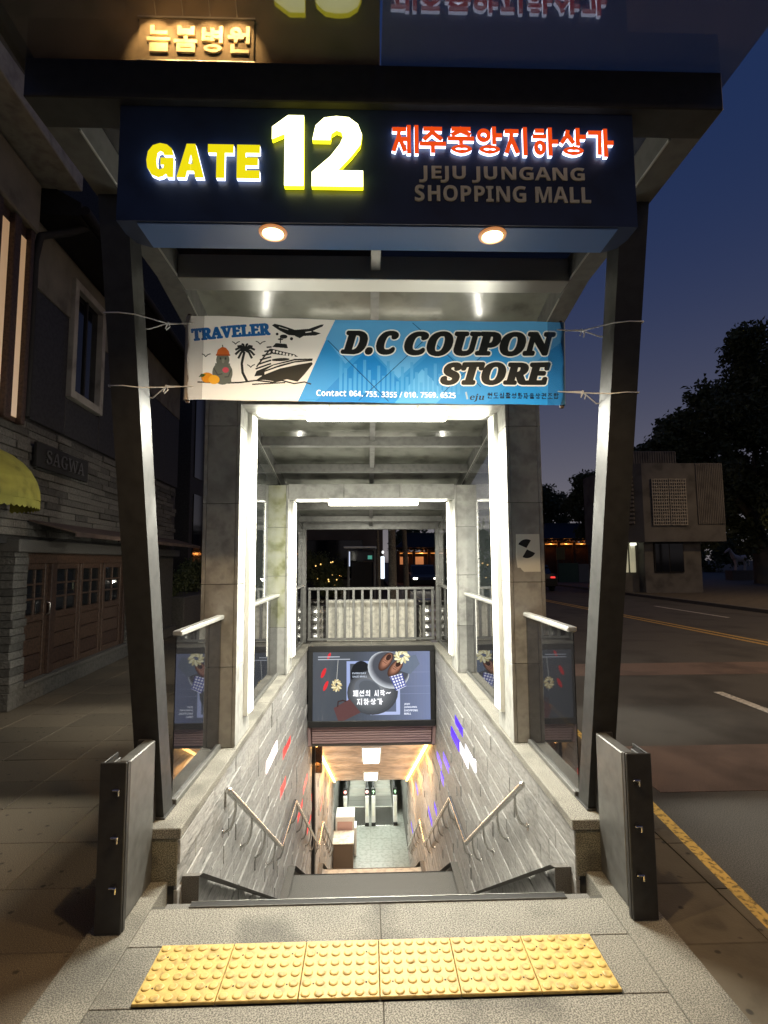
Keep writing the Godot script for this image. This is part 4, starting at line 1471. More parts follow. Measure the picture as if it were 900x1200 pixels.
	bx("ceiling_lamp", nb, -5.165, -5.15, 8.6, 8.85, 16.2, 17.6, glow(Color(0.6, 0.75, 0.9), 0.35), 0)
	var hedge := thing("planter", "low stone planter with dark hedge behind the left glass screen", "planter", V(-4.9, -0.05, 14.4))
	bx("trough", hedge, -5.4, -4.5, -0.05, 0.75, 13.2, 16.4, M.house_stone[2], 0.02)
	leaves_on(hedge, "hedge", [[V(-4.95, 1.1, 13.7), 0.5], [V(-4.95, 1.15, 14.6), 0.55], [V(-4.95, 1.1, 15.6), 0.55]], 700, 0.09)


# ------------------------------------------------------------------ trees
var leaf_meshes := {}


func leaf_clump(size: float) -> ArrayMesh:
	if leaf_meshes.has(size):
		return leaf_meshes[size]
	var b := MB.new()
	for i in 9:
		var c := Vector3(rng.randf_range(-1, 1), rng.randf_range(-1, 1), rng.randf_range(-1, 1)) * size * 1.1
		var u := Vector3(rng.randf_range(-1, 1), rng.randf_range(-1, 1), rng.randf_range(-1, 1)).normalized()
		var w := u.cross(Vector3(rng.randf_range(-1, 1), rng.randf_range(-1, 1), rng.randf_range(-1, 1))).normalized()
		var L := size * rng.randf_range(0.7, 1.2)
		var mid := c + u.cross(w) * L * 0.12
		b.tri(c - u * L * 0.5, mid + w * L * 0.26, c + u * L * 0.5)
		b.tri(c - u * L * 0.5, c + u * L * 0.5, mid - w * L * 0.26)
	leaf_meshes[size] = b.mesh()
	return leaf_meshes[size]


# many leaf clumps filled into uneven balls; each ball is [centre, radius]
func leaves_on(parent: Node3D, called: String, balls: Array, n: int, size: float, tone := 0) -> void:
	var mm := MultiMesh.new()
	mm.transform_format = MultiMesh.TRANSFORM_3D
	mm.mesh = leaf_clump(size)
	var where := []
	var vol := 0.0
	for q in balls:
		vol += pow(q[1], 2.3)
	for q in balls:
		var m := int(n * pow(q[1], 2.3) / vol)
		# every ball is a bunch of smaller tufts, so that its outline is uneven and shows gaps
		var tufts := []
		for i in 7 + int(q[1] * 3):
			var dir := Vector3(rng.randfn(), rng.randfn(), rng.randfn()).normalized()
			tufts.append([q[0] + dir * q[1] * rng.randf_range(0.35, 0.92), q[1] * rng.randf_range(0.2, 0.38)])
		for i in m:
			var t: Array = tufts[rng.randi() % tufts.size()]
			var dir := Vector3(rng.randfn(), rng.randfn() * 0.8, rng.randfn()).normalized()
			where.append(t[0] + dir * t[1] * pow(rng.randf(), 0.45))
	mm.instance_count = where.size()
	var o := parent.global_position
	for i in where.size():
		var bs := Basis.from_euler(Vector3(rng.randf() * TAU, rng.randf() * TAU, rng.randf() * TAU)).scaled(Vector3.ONE * rng.randf_range(0.7, 1.35))
		mm.set_instance_transform(i, Transform3D(bs, where[i] - o))
	var mi := MultiMeshInstance3D.new()
	mi.name = called
	mi.multimesh = mm
	mi.material_override = M.leaf[tone]
	parent.add_child(mi, true)
	mi.set_meta("kind", "stuff")


func tree(label: String, at: Vector3, trunk_r: float, fork_y: float, balls: Array, n: int, size: float, tone := 0) -> Node3D:
	var t := thing("tree", label, "tree", at, "street trees")
	var b := MB.new()
	var lean := Vector3(rng.randf_range(-0.15, 0.15), 0, rng.randf_range(-0.15, 0.15))
	b.tube([Vector3.ZERO, Vector3(0, 0.15, 0), lean * 0.4 + Vector3(0, fork_y * 0.5, 0), lean + Vector3(0, fork_y, 0)], [trunk_r * 1.5, trunk_r * 1.08, trunk_r * 0.9, trunk_r * 0.75], 12)
	var trunk := put("trunk", b, M.bark, t)
	for q in balls:
		var l := MB.new()
		var from: Vector3 = lean + Vector3(0, fork_y * rng.randf_range(0.8, 1.0), 0)
		var to: Vector3 = q[0] - at
		l.tube([from, from.lerp(to, 0.5) + Vector3(rng.randf_range(-0.3, 0.3), 0.2, 0), to], [trunk_r * 0.6, trunk_r * 0.35, trunk_r * 0.1], 8)
		put("limb", l, M.bark, trunk)
	leaves_on(t, "crown", balls, n, size, tone)
	return t


func build_trees() -> void:
	tree("largest dark spreading tree behind the concrete kiosk", V(25.5, -0.1, 34), 0.5, 4.5, [[V(25.5, 13.6, 33), 3.4], [V(22.4, 10.8, 33), 2.9], [V(28, 11, 34), 4.0], [V(24.6, 8.4, 33), 3.2], [V(29.5, 14.5, 35), 3.5], [V(21.8, 7.3, 33), 2.3], [V(27.5, 7, 34), 3.4], [V(24.2, 4.6, 33), 2.6], [V(28.5, 3.8, 33), 2.8], [V(21.3, 4.4, 34), 2.0]], 7000, 0.34)
	tree("dark round tree just above the kiosk roof", V(19.3, -0.1, 33), 0.28, 3.6, [[V(19.6, 9.2, 33), 1.8], [V(18.3, 7.8, 33), 1.7], [V(20.4, 7.4, 33), 1.9], [V(17.2, 7.0, 33), 1.35], [V(18.8, 5.8, 33), 1.8], [V(20.6, 5.2, 33), 1.6]], 2600, 0.3)
	tree("small dark tree left of the kiosk behind the right post", V(15.2, -0.1, 36), 0.2, 2.8, [[V(15.4, 6.5, 36), 1.5], [V(14.6, 5.2, 36), 1.3], [V(16.2, 5.4, 36), 1.4], [V(15.4, 4.0, 36), 1.2]], 1500, 0.26)
	tree("distant dark tree beyond the gatehouse roof", V(15.5, -0.1, 52), 0.25, 3.0, [[V(15.0, 6.4, 52), 1.9], [V(17.2, 7.2, 52), 2.1], [V(13.2, 5.3, 52), 1.5], [V(18.8, 6.0, 52), 2.0], [V(16.5, 4.8, 52), 2.0]], 1800, 0.34)
	tree("pale lit plant at the right edge beside the kiosk", V(21.6, -0.1, 27), 0.08, 1.4, [[V(21.3, 3.6, 27), 0.75], [V(22.0, 2.9, 27), 0.8]], 420, 0.2, 2)
	# street trees past the rear railing
	tree("thick tree trunk standing past the rear railing", V(0.6, -0.1, 14), 0.115, 3.4, [[V(0.6, 5.0, 14), 1.2], [V(0.0, 4.6, 14.4), 0.9], [V(1.3, 4.8, 13.8), 1.0]], 600, 0.16)
	tree("darker tree trunk right of the thick trunk past the rear railing", V(1.15, -0.1, 16.5), 0.09, 3.4, [[V(1.15, 5.0, 16.5), 1.1], [V(1.9, 4.7, 16.5), 0.9]], 450, 0.16)
	tree("slender tree trunk left of the thick trunk past the rear railing", V(0.27, -0.1, 15.2), 0.05, 3.0, [[V(0.2, 4.3, 15.2), 0.8], [V(-0.3, 4.1, 15.2), 0.6]], 300, 0.14)
	for q in [[V(-2.0, -0.1, 19.5), "dark shrub with tiny lights at the far left past the rear railing", [[V(-2.0, 1.5, 19.5), 0.7], [V(-1.6, 0.8, 19.4), 0.5]]], [V(-1.35, -0.1, 20.5), "dark shrub with tiny lights beside the dark shelter", [[V(-1.4, 1.3, 20.5), 0.6], [V(-1.2, 0.6, 20.4), 0.5]]]]:
		var s := thing("shrub", q[1], "shrub", q[0], "shrubs past the rear railing")
		leaves_on(s, "foliage", q[2], 420, 0.1, 1)
		for i in 7:
			var c: Array = q[2][i % 2]
			var b := MB.new()
			b.lathe([Vector2(0.0001, -0.03), Vector2(0.028, 0), Vector2(0.0001, 0.03)], 8)
			var dir := Vector3(rng.randf_range(-0.8, 0.8), rng.randf_range(-0.6, 0.8), 0.75)
			put("fairy_light", b, glow(Color(1.0, 0.8, 0.45), 1.6), s, c[0] + dir * c[1] * 0.8 - q[0])
	var m := thing("dark_wood", "dark mass of far trees along the horizon behind the street", "trees", V(20, 0, 70))
	m.set_meta("kind", "stuff")
	var balls := []
	for i in 16:
		balls.append([V(6 + 4.4 * i, 2.2 + rng.randf() * 1.6, 68 + rng.randf() * 8), 2.6 + rng.randf() * 1.4])
	leaves_on(m, "foliage", balls, 3600, 0.5)


# ------------------------------------------------------------------ the screen over the stairs
func build_screen() -> void:
	var s := thing("advert_screen", "lit advertising screen in a black frame over the stairs", "screen", V(0, 0.26, 8.7))
	bx("frame_back", s, -1.0, 1.0, -0.99, 0.25, 8.66, 8.82, M.black, 0.01)
	for q in [[-1.0, 1.0, 0.165, 0.25], [-1.0, 1.0, -0.99, -0.895]]:
		bx("bezel", s, q[0], q[1], q[2], q[3], 8.62, 8.66, M.black, 0.006)
	for q in [[-1.0, -0.925], [0.925, 1.0]]:
		bx("bezel", s, q[0], q[1], -0.894, 0.164, 8.621, 8.66, M.black, 0.006)
	var p := Print.new(1024, 588, Color(0.255, 0.275, 0.305))
	for i in 40:   # the printed backdrop goes from slate grey to steel blue
		var t := i / 39.0
		p.im.fill_rect(Rect2i(i * 26, 0, 26, 588), Color(0.255, 0.275, 0.305).lerp(Color(0.42, 0.46, 0.58), clampf(t * 1.5 - 0.5, 0, 1)))
	for y in [180, 300, 365]:
		p.im.fill_rect(Rect2i(740, y, 284, 2), Color(0.52, 0.56, 0.68))
	p.stroke([308, 86, 308, 520], 30, Color(0.55, 0.6, 0.76))
	p.stroke([293, 92, 560, 92], 22, Color(0.55, 0.6, 0.76))
	p.stroke([742, 330, 742, 532], 34, Color(0.62, 0.66, 0.8))
	p.stroke([500, 530, 758, 530], 26, Color(0.62, 0.66, 0.8))
	p.ellipse(420, 200, 92, 120, Color(0.09, 0.1, 0.12))
	for i in 14:
		p.ellipse(520 - i * 3, 350 - i * 2, 222 - i * 14, 192 - i * 12, Color(0.24, 0.25, 0.27).lerp(Color(0.58, 0.59, 0.6), i / 13.0))
	p.ellipse(478, 322, 120, 84, Color(0.36, 0.38, 0.41), 0.4)
	p.ellipse(492, 316, 96, 62, Color(0.31, 0.33, 0.36), 0.4)
	for i in 10:
		p.ellipse(660 + i * 2, 160 - i * 2, 190 - i * 3, 152 - i * 3, Color(0.72, 0.74, 0.76).lerp(Color(0.27, 0.28, 0.31), i / 9.0), 0.5)
	p.pts([770, 60, 900, 30, 935, 110, 850, 200, 740, 160], Color(0.36, 0.4, 0.47))
	for q in [[636, 88, -0.95], [720, 145, -0.85]]:
		for i in 8:
			p.ellipse(q[0] + i * 1.5, q[1] - i * 2, 92 - i * 5, 46 - i * 3, Color(0.24, 0.15, 0.12).lerp(Color(0.6, 0.42, 0.34), i / 7.0), q[2])
		p.ellipse(q[0] + 26, q[1] - 36, 30, 20, Color(0.2, 0.12, 0.1), q[2])
		p.stroke([q[0] - 26, q[1] - 4, q[0] + 6, q[1] + 18], 4, Color(0.3, 0.2, 0.16))
		p.stroke([q[0] - 14, q[1] - 18, q[0] + 18, q[1] + 4], 4, Color(0.3, 0.2, 0.16))
	for i in 12:
		p.ellipse(778 + 44 * cos(i * 0.52), 46 + 36 * sin(i * 0.52), 30, 12, Color(0.88, 0.86, 0.72) if i % 2 else Color(0.74, 0.7, 0.52), i * 0.61)
		p.ellipse(206 + 26 * cos(i * 0.52), 286 + 34 * sin(i * 0.52), 24, 9, Color(0.84, 0.8, 0.64) if i % 2 else Color(0.68, 0.6, 0.42), i * 0.61)
	p.pts([668, 218, 780, 190, 815, 300, 730, 340], Color(0.86, 0.87, 0.92))
	for i in 5:
		p.stroke([674 + 26 * i, 216 - 6 * i, 728 + 20 * i, 336 - 9 * i], 9, Color(0.25, 0.28, 0.52))
		p.stroke([674 + 13 * i, 232 + 24 * i, 786 + 7 * i, 204 + 22 * i], 9, Color(0.3, 0.33, 0.6))
	p.stroke([220, 60, 206, 250], 4, Color(0.7, 0.7, 0.68))
	p.pts([180, 480, 320, 405, 415, 520, 270, 588, 220, 588], Color(0.33, 0.22, 0.22))
	p.stroke([216, 470, 220, 425, 262, 415, 290, 425], 10, Color(0.2, 0.13, 0.13))
	for q in [[92, 180, 46, 16], [112, 290, 46, 15], [140, 34, 30, 12]]:
		p.ellipse(q[0], q[1], q[2], q[3], Color(0.75, 0.12, 0.16), -1.15)
	for r in [[344, 178, 120], [344, 206, 128]]:
		p.text(text_tris("EVERYDAY" if r[1] < 200 else "SALE MALL", font_sans), r[0], r[1], r[2], 15, Color(0.72, 0.76, 0.82))
	var words := ["JEJU", "JUNGANG", "SHOPPING", "MALL"]
	for i in 4:
		p.text(text_tris(words[i], font_sans), 794, 446 + 27 * i, [50, 112, 118, 60][i], 17, Color(0.9, 0.92, 0.97))
	for i in 2:
		p.im.fill_rect(Rect2i(44, 38 + 22 * i, 190 + 90 * i, 8), Color(0.62, 0.64, 0.68))
	p.polys(row_polys("패션의", 158, 58, 9, 0.1), 346, 386, Color(0.95, 0.95, 0.97))
	p.polys(row_polys("시작~", 148, 58, 9, 0.1), 532, 386, Color(0.95, 0.95, 0.97))
	p.polys(row_polys("지하상가", 230, 58, 9, 0.1), 380, 458, Color(0.95, 0.95, 0.97))
	var m := mat(Color(0.02, 0.02, 0.02), 0.15)
	m.emission_enabled = true
	m.emission = Color.BLACK
	m.emission_texture = p.texture()
	m.emission_energy_multiplier = 1.15
	face("screen_picture", s, V(-0.925, -0.894, 8.64) + offset(s), 1.85, 1.058, m)
	# louvred soffit under it
	var f := thing("louvred_soffit", "brown louvred soffit slanting back under the screen", "soffit", V(0, -1.1, 8.85))
	side_prism("backing", f, [Vector2(8.73, -1.0), Vector2(8.86, -1.305), Vector2(9.3, -1.325), Vector2(9.3, -1.0)], -0.96, 0.96, M.wood)
	for i in 7:
		var t := (i + 0.5) / 7.0
		var b := MB.new()
		b.xf = Transform3D(Basis(Vector3.RIGHT, 0.15), V(0, lerpf(-0.995, -1.305, t), lerpf(8.715, 8.85, t)))
		b.box(Vector3.ZERO, Vector3(1.9, 0.03, 0.022), 0.005)
		put("slat", b, M.soffit_wood, f, offset(f))
	for s_ in [-1.0, 1.0]:
		side_prism("side_trim", f, [Vector2(8.67, -0.995), Vector2(8.82, -1.33), Vector2(8.9, -1.33), Vector2(8.76, -0.995)], minf(s_ * 0.965, s_ * 1.012), maxf(s_ * 0.965, s_ * 1.012), M.soffit_wood)


# ------------------------------------------------------------------ handrails
func build_handrails() -> void:
	for s in [-1.0, 1.0]:
		var x: float = s * 0.94
		var h := thing("handrail", "stainless wall handrail zigzagging down the %s side of the stairs" % ("left" if s < 0 else "right"), "handrail", V(x, 0.15, 3.57), "handrails of the stairs")
		var path := [Vector2(3.57, 0.15), Vector2(5.70, -1.27), Vector2(6.76, -1.28), Vector2(10.02, -3.44), Vector2(10.9, -3.45), Vector2(14.2, -5.62)]
		for i in path.size() - 1:
			var b := MB.new()
			var a := V(x, path[i].y, path[i].x)
			var c := V(x, path[i + 1].y, path[i + 1].x)
			b.tube([a, a.lerp(c, 0.02), a.lerp(c, 0.98), c], 0.021, 14)
			put("rail", b, M.stainless, h, offset(h))
			var e := MB.new()
			var prof := []
			for k in 9:
				var an := -PI / 2 + PI * k / 8
				prof.append(Vector2(maxf(0.0001, 0.0215 * cos(an)), 0.0215 * sin(an)))
			e.lathe(prof, 14, c)
			put("elbow", e, M.stainless, h, offset(h))
			if i == 0:
				var e0 := MB.new()
				e0.lathe(prof, 14, a)
				put("elbow", e0, M.stainless, h, offset(h))
			var n := int(round(a.distance_to(c) / 0.62))
			for k in n:
				var p := a.lerp(c, (k + 0.35) / n)
				var br := MB.new()
				br.tube([p + Vector3(0, -0.018, 0), p + Vector3(0, -0.08, 0), p + Vector3(s * 0.012, -0.15, 0), p + Vector3(s * 0.035, -0.2, 0), p + Vector3(s * 0.078, -0.225, 0)], 0.009, 8)
				var bo := put("bracket", br, M.stainless, h, offset(h))
				var ro := MB.new()
				ro.xf = Transform3D(Basis(Vector3.BACK, PI / 2 * s), p + Vector3(s * 0.084, -0.225, 0))
				ro.lathe([Vector2(0.0001, 0.006), Vector2(0.026, 0.006), Vector2(0.03, 0.0), Vector2(0.03, -0.004)], 14)
				put("rosette", ro, M.stainless, bo)


# ------------------------------------------------------------------ flood barrier channels at the entrance
func build_barriers() -> void:
	for s in [-1.0, 1.0]:
		var b := thing("flood_barrier_channel", "dark steel flood barrier channel with three clamps %s" % ("on the left beside the sidewalk" if s < 0 else "on the right beside the road"), "flood barrier", V(s * 1.17, 0, 2.5), "flood barrier channels of the entrance")
		bx("front_plate", b, s * 1.12, s * 1.235, 0.002, 0.716, 2.484, 2.496, M.steel_dark, 0.003)
		bx("plate_lip", b, s * 1.117, s * 1.123, 0.003, 0.716, 2.4965, 2.52, M.steel_dark, 0.002)
		bx("web", b, s * 1.185, s * 1.215, 0.002, 0.71, 2.4965, 2.575, M.steel_dark, 0.002)
		bx("outer_plate", b, s * 1.225, s * 1.234, 0.002, 0.712, 2.497, 2.64, M.steel_dark, 0.002)
		bx("side_panel", b, s * 1.142, s * 1.2, 0.002, 0.69, 2.577, 2.868, M.steel_beam, 0.005)
		bx("side_panel_rear", b, s * 1.165, s * 1.235, 0.252, 0.69, 2.869, 2.965, M.steel_dark, 0.004)
		for y in [0.192, 0.398, 0.596]:
			var c := MB.new()
			c.xf = Transform3D(Basis(Vector3.RIGHT, PI / 2), V(s * 1.155, y, 2.483))
			c.lathe([Vector2(0.016, -0.004), Vector2(0.016, 0.004), Vector2(0.009, 0.006), Vector2(0.009, 0.016), Vector2(0.0001, 0.018)], 10)
			var o := put("clamp", c, M.black, b, offset(b))
			var w := MB.new()
			w.box(V(s * 1.155, y + 0.008, 2.468), Vector3(0.034, 0.009, 0.009), 0.003)
			w.box(V(s * 1.155 + 0.012, y - 0.004, 2.466), Vector3(0.009, 0.026, 0.008), 0.003)
			put("wing", w, M.stainless, o)


# ------------------------------------------------------------------ banner
func build_banner() -> void:
	var W := 1900
	var H := 430
	var white := Color(0.9, 0.885, 0.865)
	var ink := Color(0.13, 0.14, 0.14)
	var p := Print.new(W, H, white)
	# blue field with tilted squares and thin lines
	p.pts([735, 0, 1900, 0, 1900, 430, 555, 430], Color(0.2, 0.56, 0.82))
	p.pts([735, 0, 1900, 0, 1900, 100, 1700, 260, 1560, 130, 1400, 240, 1250, 120, 1060, 300, 900, 130, 790, 230, 690, 100], Color(0.36, 0.65, 0.87))
	p.pts([900, 150, 1060, 310, 1180, 430, 640, 430], Color(0.12, 0.5, 0.79))
	p.pts([1250, 140, 1400, 260, 1240, 430, 950, 430], Color(0.15, 0.53, 0.8))
	p.pts([1180, 250, 1300, 380, 1250, 430, 1040, 430], Color(0.34, 0.65, 0.87))
	p.pts([1700, 270, 1860, 430, 1500, 430], Color(0.15, 0.53, 0.8))
	for i in 26:
		var x := 760 + 24 * i
		var top := 200 + (i * 53) % 130
		p.im.fill_rect(Rect2i(x, top, 15, 380 - top), Color(0.28, 0.6, 0.84))
	for l in [[700, 110, 1010, 420], [1130, 10, 1210, 80, 860, 420], [1210, 80, 1480, 340], [1560, 110, 1290, 370]]:
		p.stroke(l, 3, Color(0.03, 0.23, 0.42))
	# lettering on the blue field
	for q in [["D.C", 772, 62, 255, 108], ["COUPON", 1082, 62, 745, 112], ["STORE", 1275, 222, 530, 102]]:
		var t := text_tris(q[0], font_serif)
		p.text(t, q[1], q[2], q[3], q[4], Color(0.92, 0.92, 0.9), 0.28, 0.0, 15)
		p.text(t, q[1], q[2], q[3], q[4], ink, 0.28, 0.0, 8)
	p.text(text_tris("Contact", font_sans), 646, 368, 150, 32, Color(0.94, 0.95, 0.96))
	p.text(text_tris("064. 755. 3355 / 010. 7569. 6525", font_sans), 812, 370, 540, 30, Color(0.94, 0.95, 0.96))
	p.text(text_tris("eju", font_serif), 1420, 376, 74, 40, ink, 0.25)
	p.stroke([1404, 366, 1412, 404], 9, Color(0.62, 0.7, 0.75))
	p.polys(row_polys("원도심활성화자율상권조합", 366, 33, 4.4, 0.12), 1512, 402, Color(0.04, 0.12, 0.2))
	# left part, drawn in the measure of a larger sketch
	p.sc = Vector2(0.8676, 0.8866)
	p.org = Vector2(-21.7, -22)
	p.text(text_tris("TRAVELER", font_serif), 17, 74, 386, 56, Color(0.1, 0.36, 0.62), 0.0, -0.115, 4)
	# aeroplane
	p.pts([505, 68, 520, 58, 560, 66, 640, 92, 720, 84, 790, 56, 806, 54, 800, 66, 742, 96, 790, 108, 760, 122, 700, 126, 672, 128, 600, 122, 548, 96], ink)
	p.pts([640, 92, 705, 118, 668, 140, 640, 128], ink)
	p.ellipse(574, 132, 22, 12, ink)
	p.ellipse(536, 118, 8, 8, ink)
	p.ellipse(620, 144, 9, 9, ink)
	p.stroke([545, 76, 600, 92], 4, white)
	p.stroke([700, 106, 735, 100], 6, white)
	# gulls
	for q in [[300, 180, 1.0], [440, 172, 1.25], [130, 254, 1.1], [390, 312, 1.0]]:
		p.stroke([q[0] - 20 * q[2], q[1] - 6, q[0] - 8 * q[2], q[1], q[0], q[1] + 9 * q[2], q[0] + 10 * q[2], q[1] - 2, q[0] + 24 * q[2], q[1] - 8], 5, ink)
	# palm
	p.stroke([372, 405, 344, 352, 338, 300, 352, 232], 14, ink)
	for a in [-2.9, -2.45, -1.95, -1.3, -0.75, -0.3, 0.35, 0.8, 2.3, 2.85]:
		var c := Vector2(356, 222)
		var e := c + Vector2(58 * cos(a), 50 * sin(a) + 12)
		var mid := c.lerp(e, 0.55) + Vector2(0, -13)
		p.stroke([c.x, c.y, mid.x, mid.y, e.x, e.y], 12, ink)
	# cruise ship
	p.pts([420, 396, 460, 366, 560, 322, 660, 296, 740, 280, 746, 290, 700, 350, 660, 396, 600, 384, 540, 400, 470, 392], ink)
	p.pts([412, 372, 424, 342, 520, 300, 640, 262, 746, 258, 742, 272, 640, 284, 540, 318, 470, 346, 470, 366, 430, 370], ink)
	p.pts([470, 338, 560, 300, 640, 276, 720, 266, 640, 272, 520, 306], white)
	for i in 6:
		p.stroke([418 + 12 * i, 330 - 26 * i, 506, 296 - 20 * i], 9, ink)
	p.stroke([424, 318, 500, 208], 8, ink)
	p.pts([502, 206, 640, 236, 660, 250, 560, 242, 500, 236], ink)
	for i in 7:
		p.ellipse(520 + 19 * i, 222 + 4 * i, 7, 8, white)
	p.pts([510, 196, 530, 172, 592, 176, 600, 200], ink)
	p.stroke([556, 172, 556, 138], 6, ink)
	p.ellipse(556, 148, 16, 5, ink)
	p.ellipse(560, 270, 52, 9, ink, -0.1)
	p.stroke([86, 410, 240, 412, 330, 408, 420, 396, 520, 404, 570, 392, 640, 408, 700, 396, 738, 408], 8, ink)
	p.stroke([400, 418, 520, 410, 590, 404], 7, ink)
	# round stone statue with a knitted hat, and two oranges
	var stone := Color(0.4, 0.41, 0.38)
	p.ellipse(228, 356, 58, 66, stone)
	p.pts([186, 300, 270, 300, 280, 410, 176, 410], stone)
	p.ellipse(228, 280, 38, 46, stone)
	p.ellipse(230, 286, 8, 14, Color(0.5, 0.51, 0.47))
	p.ellipse(214, 272, 5, 7, Color(0.22, 0.23, 0.22))
	p.ellipse(244, 272, 5, 7, Color(0.22, 0.23, 0.22))
	p.stroke([178, 330, 200, 366, 228, 360], 7, Color(0.3, 0.31, 0.29))
	p.stroke([280, 330, 262, 376, 240, 378], 7, Color(0.3, 0.31, 0.29))
	p.pts([190, 252, 198, 222, 222, 206, 244, 210, 262, 230, 268, 254], Color(0.75, 0.38, 0.17))
	p.stroke([188, 252, 270, 252], 9, Color(0.6, 0.28, 0.13))
	p.stroke([228, 208, 224, 194], 5, Color(0.2, 0.25, 0.12))
	p.ellipse(246, 338, 18, 16, Color(0.75, 0.3, 0.36))
	p.ellipse(142, 384, 36, 29, Color(0.86, 0.55, 0.14))
	p.ellipse(180, 394, 32, 26, Color(0.92, 0.66, 0.2))
	p.pts([92, 380, 108, 362, 134, 366, 118, 380], Color(0.2, 0.32, 0.14))
	var tex := p.texture()
	var b := thing("banner", "white and blue coupon store banner tied between the two posts", "banner", V(0, 2.38, 2.6))
	var m := mat(Color.WHITE, 0.55)
	m.albedo_texture = tex
	m.backlight_enabled = true
	m.backlight = Color(1, 1, 1)
	# gently billowing sheet, a little tilted as in the photograph
	var sh := MB.new()
	var nx := 48
	var ny := 8
	var pt := func(i: int, j: int) -> Vector3:
		var u := i / float(nx)
		var v := j / float(ny)
		var x := lerpf(-0.942, 0.945, u)
		var y := lerpf(2.395, 2.826, v) - 0.022 * u - 0.006 * sin(u * PI) * (0.4 + 0.6 * v)
		var ends := exp(-u * 9.0) + exp(-(1.0 - u) * 9.0)
		var bulge := 0.009 * sin(u * 7.0 + v * 2.0) * (1.0 - absf(v - 0.5)) + 0.003 * sin(u * 31.0 + v * 5.0) + 0.005 * ends * sin(v * 17.0 + u * 24.0)
		return V(x - 0.012 * (1.0 - v) * u, y, 2.6 - bulge)
	for i in nx:
		for j in ny:
			var c := []
			var nn := []
			var uu := []
			for k in [[0, 0], [1, 0], [1, 1], [0, 1]]:
				var q: Vector3 = pt.call(i + k[0], j + k[1])
				c.append(q)
				var du: Vector3 = pt.call(i + k[0] + 1, j + k[1]) - pt.call(i + k[0] - 1, j + k[1])
				var dv: Vector3 = pt.call(i + k[0], j + k[1] + 1) - pt.call(i + k[0], j + k[1] - 1)
				nn.append(du.cross(dv).normalized())
				uu.append(Vector2((i + k[0]) / float(nx), 1.0 - (j + k[1]) / float(ny)))
			sh.tri(c[0], c[1], c[2], nn[0], nn[1], nn[2], uu[0], uu[1], uu[2])
			sh.tri(c[0], c[2], c[3], nn[0], nn[2], nn[3], uu[0], uu[2], uu[3])
	put("sheet", sh, m, b, offset(b))
	# translucent folded-over ends
	for s in [0, 1]:
		var fl := MB.new()
		for i in 2:
			for j in ny:
				var i0: int = i if s == 0 else nx - 2 + i
				var off := Vector3(0, 0, 0.004)
				fl.quad(pt.call(i0, j) + off, pt.call(i0 + 1, j) + off, pt.call(i0 + 1, j + 1) + off, pt.call(i0, j + 1) + off)
		var fm := mat(Color(0.62, 0.58, 0.56, 0.4) if s == 0 else Color(0.1, 0.4, 0.66, 0.45), 0.6)
		fm.transparency = BaseMaterial3D.TRANSPARENCY_ALPHA
		put("folded_end", fl, fm, b, offset(b))
	# end sleeves over wooden battens
	var cloth := mat(lin(0.4, 0.37, 0.35), 0.7)
	var blue := mat(lin(0.02, 0.14, 0.33), 0.6)
	for s in [-1.0, 1.0]:
		var top := pt.call(0 if s < 0 else nx, ny) as Vector3
		var low := pt.call(0 if s < 0 else nx, 0) as Vector3
		var e := MB.new()
		e.tube([low + Vector3(0, -0.012, -0.012), top + Vector3(0, 0.012, -0.012)], 0.011, 8)
		put("batten", e, M.wood, b, offset(b))
		var sl := MB.new()
		sl.tube([low + Vector3(s * 0.002, 0, -0.01), top + Vector3(s * 0.002, 0, -0.01)], 0.016, 12, false)
		put("sleeve", sl, cloth if s < 0 else blue, b, offset(b))
	# ropes round the posts
	for s in [-1.0, 1.0]:
		for lower in [false, true]:
			var e := pt.call(0 if s < 0 else nx, 1 if lower else ny - 1) as Vector3
			e += Vector3(0, 0.01, 0)
			var r := thing("tie_rope", "white rope tying the %s %s banner corner to the post" % ["lower" if lower else "upper", "left" if s < 0 else "right"], "rope", e, "ropes of the banner")
			var py: float = e.y - 0.045
			var pd := 2.98 - 0.2265 * (py - 0.255)
			var path := [e + Vector3(-s * 0.03, 0, 0.006), e + Vector3(s * 0.09, -0.004, 0), V(s * 1.125, py + 0.004, pd - 0.006), V(s * 1.2, py + 0.012, pd - 0.008), V(s * 1.268, py + 0.012, pd - 0.006), V(s * 1.27, py + 0.008, pd + 0.14), V(s * 1.12, py, pd + 0.142), e + Vector3(s * 0.1, 0.006, -0.01), e + Vector3(-s * 0.02, 0.0, -0.008)]
			var t := MB.new()
			t.tube(path, 0.0029, 6)
			put("rope", t, M.rope, r, offset(r))
			var k := MB.new()
			for q in [Vector3(s * 0.1, 0.003, -0.003)]:
				var ball := [Vector2(0.0001, -0.007), Vector2(0.006, -0.0035), Vector2(0.006, 0.0035), Vector2(0.0001, 0.007)]
				k.lathe(ball, 8, e + q)
				k.tube([e + q, e + q + Vector3(0.012, -0.02, 0.004), e + q + Vector3(0.006 * s, -0.04, 0.006)], 0.0028, 5)
				k.tube([e + q, e + q + Vector3(-0.006, -0.018, 0.006), e + q + Vector3(-0.012, -0.032, 0.004)], 0.0028, 5)
			put("knot", k, M.rope, r, offset(r))
	# sheet of paper taped to the right column
	var pa := thing("paper_notice", "torn paper notice with black fan symbol taped to the right column", "notice", V(1.168, 1.65, 4.035))
	var sheet := MB.new()
	sheet.xf.origin = V(1.168, 1.65, 4.036)
	sheet.prism(PackedVector2Array([Vector2(-0.092, 0.143), Vector2(0.088, 0.143), Vector2(0.09, -0.143), Vector2(-0.035, -0.143), Vector2(-0.052, -0.13), Vector2(-0.064, -0.112), Vector2(-0.086, -0.112), Vector2(-0.094, -0.03)]), 0.0, 0.0015)
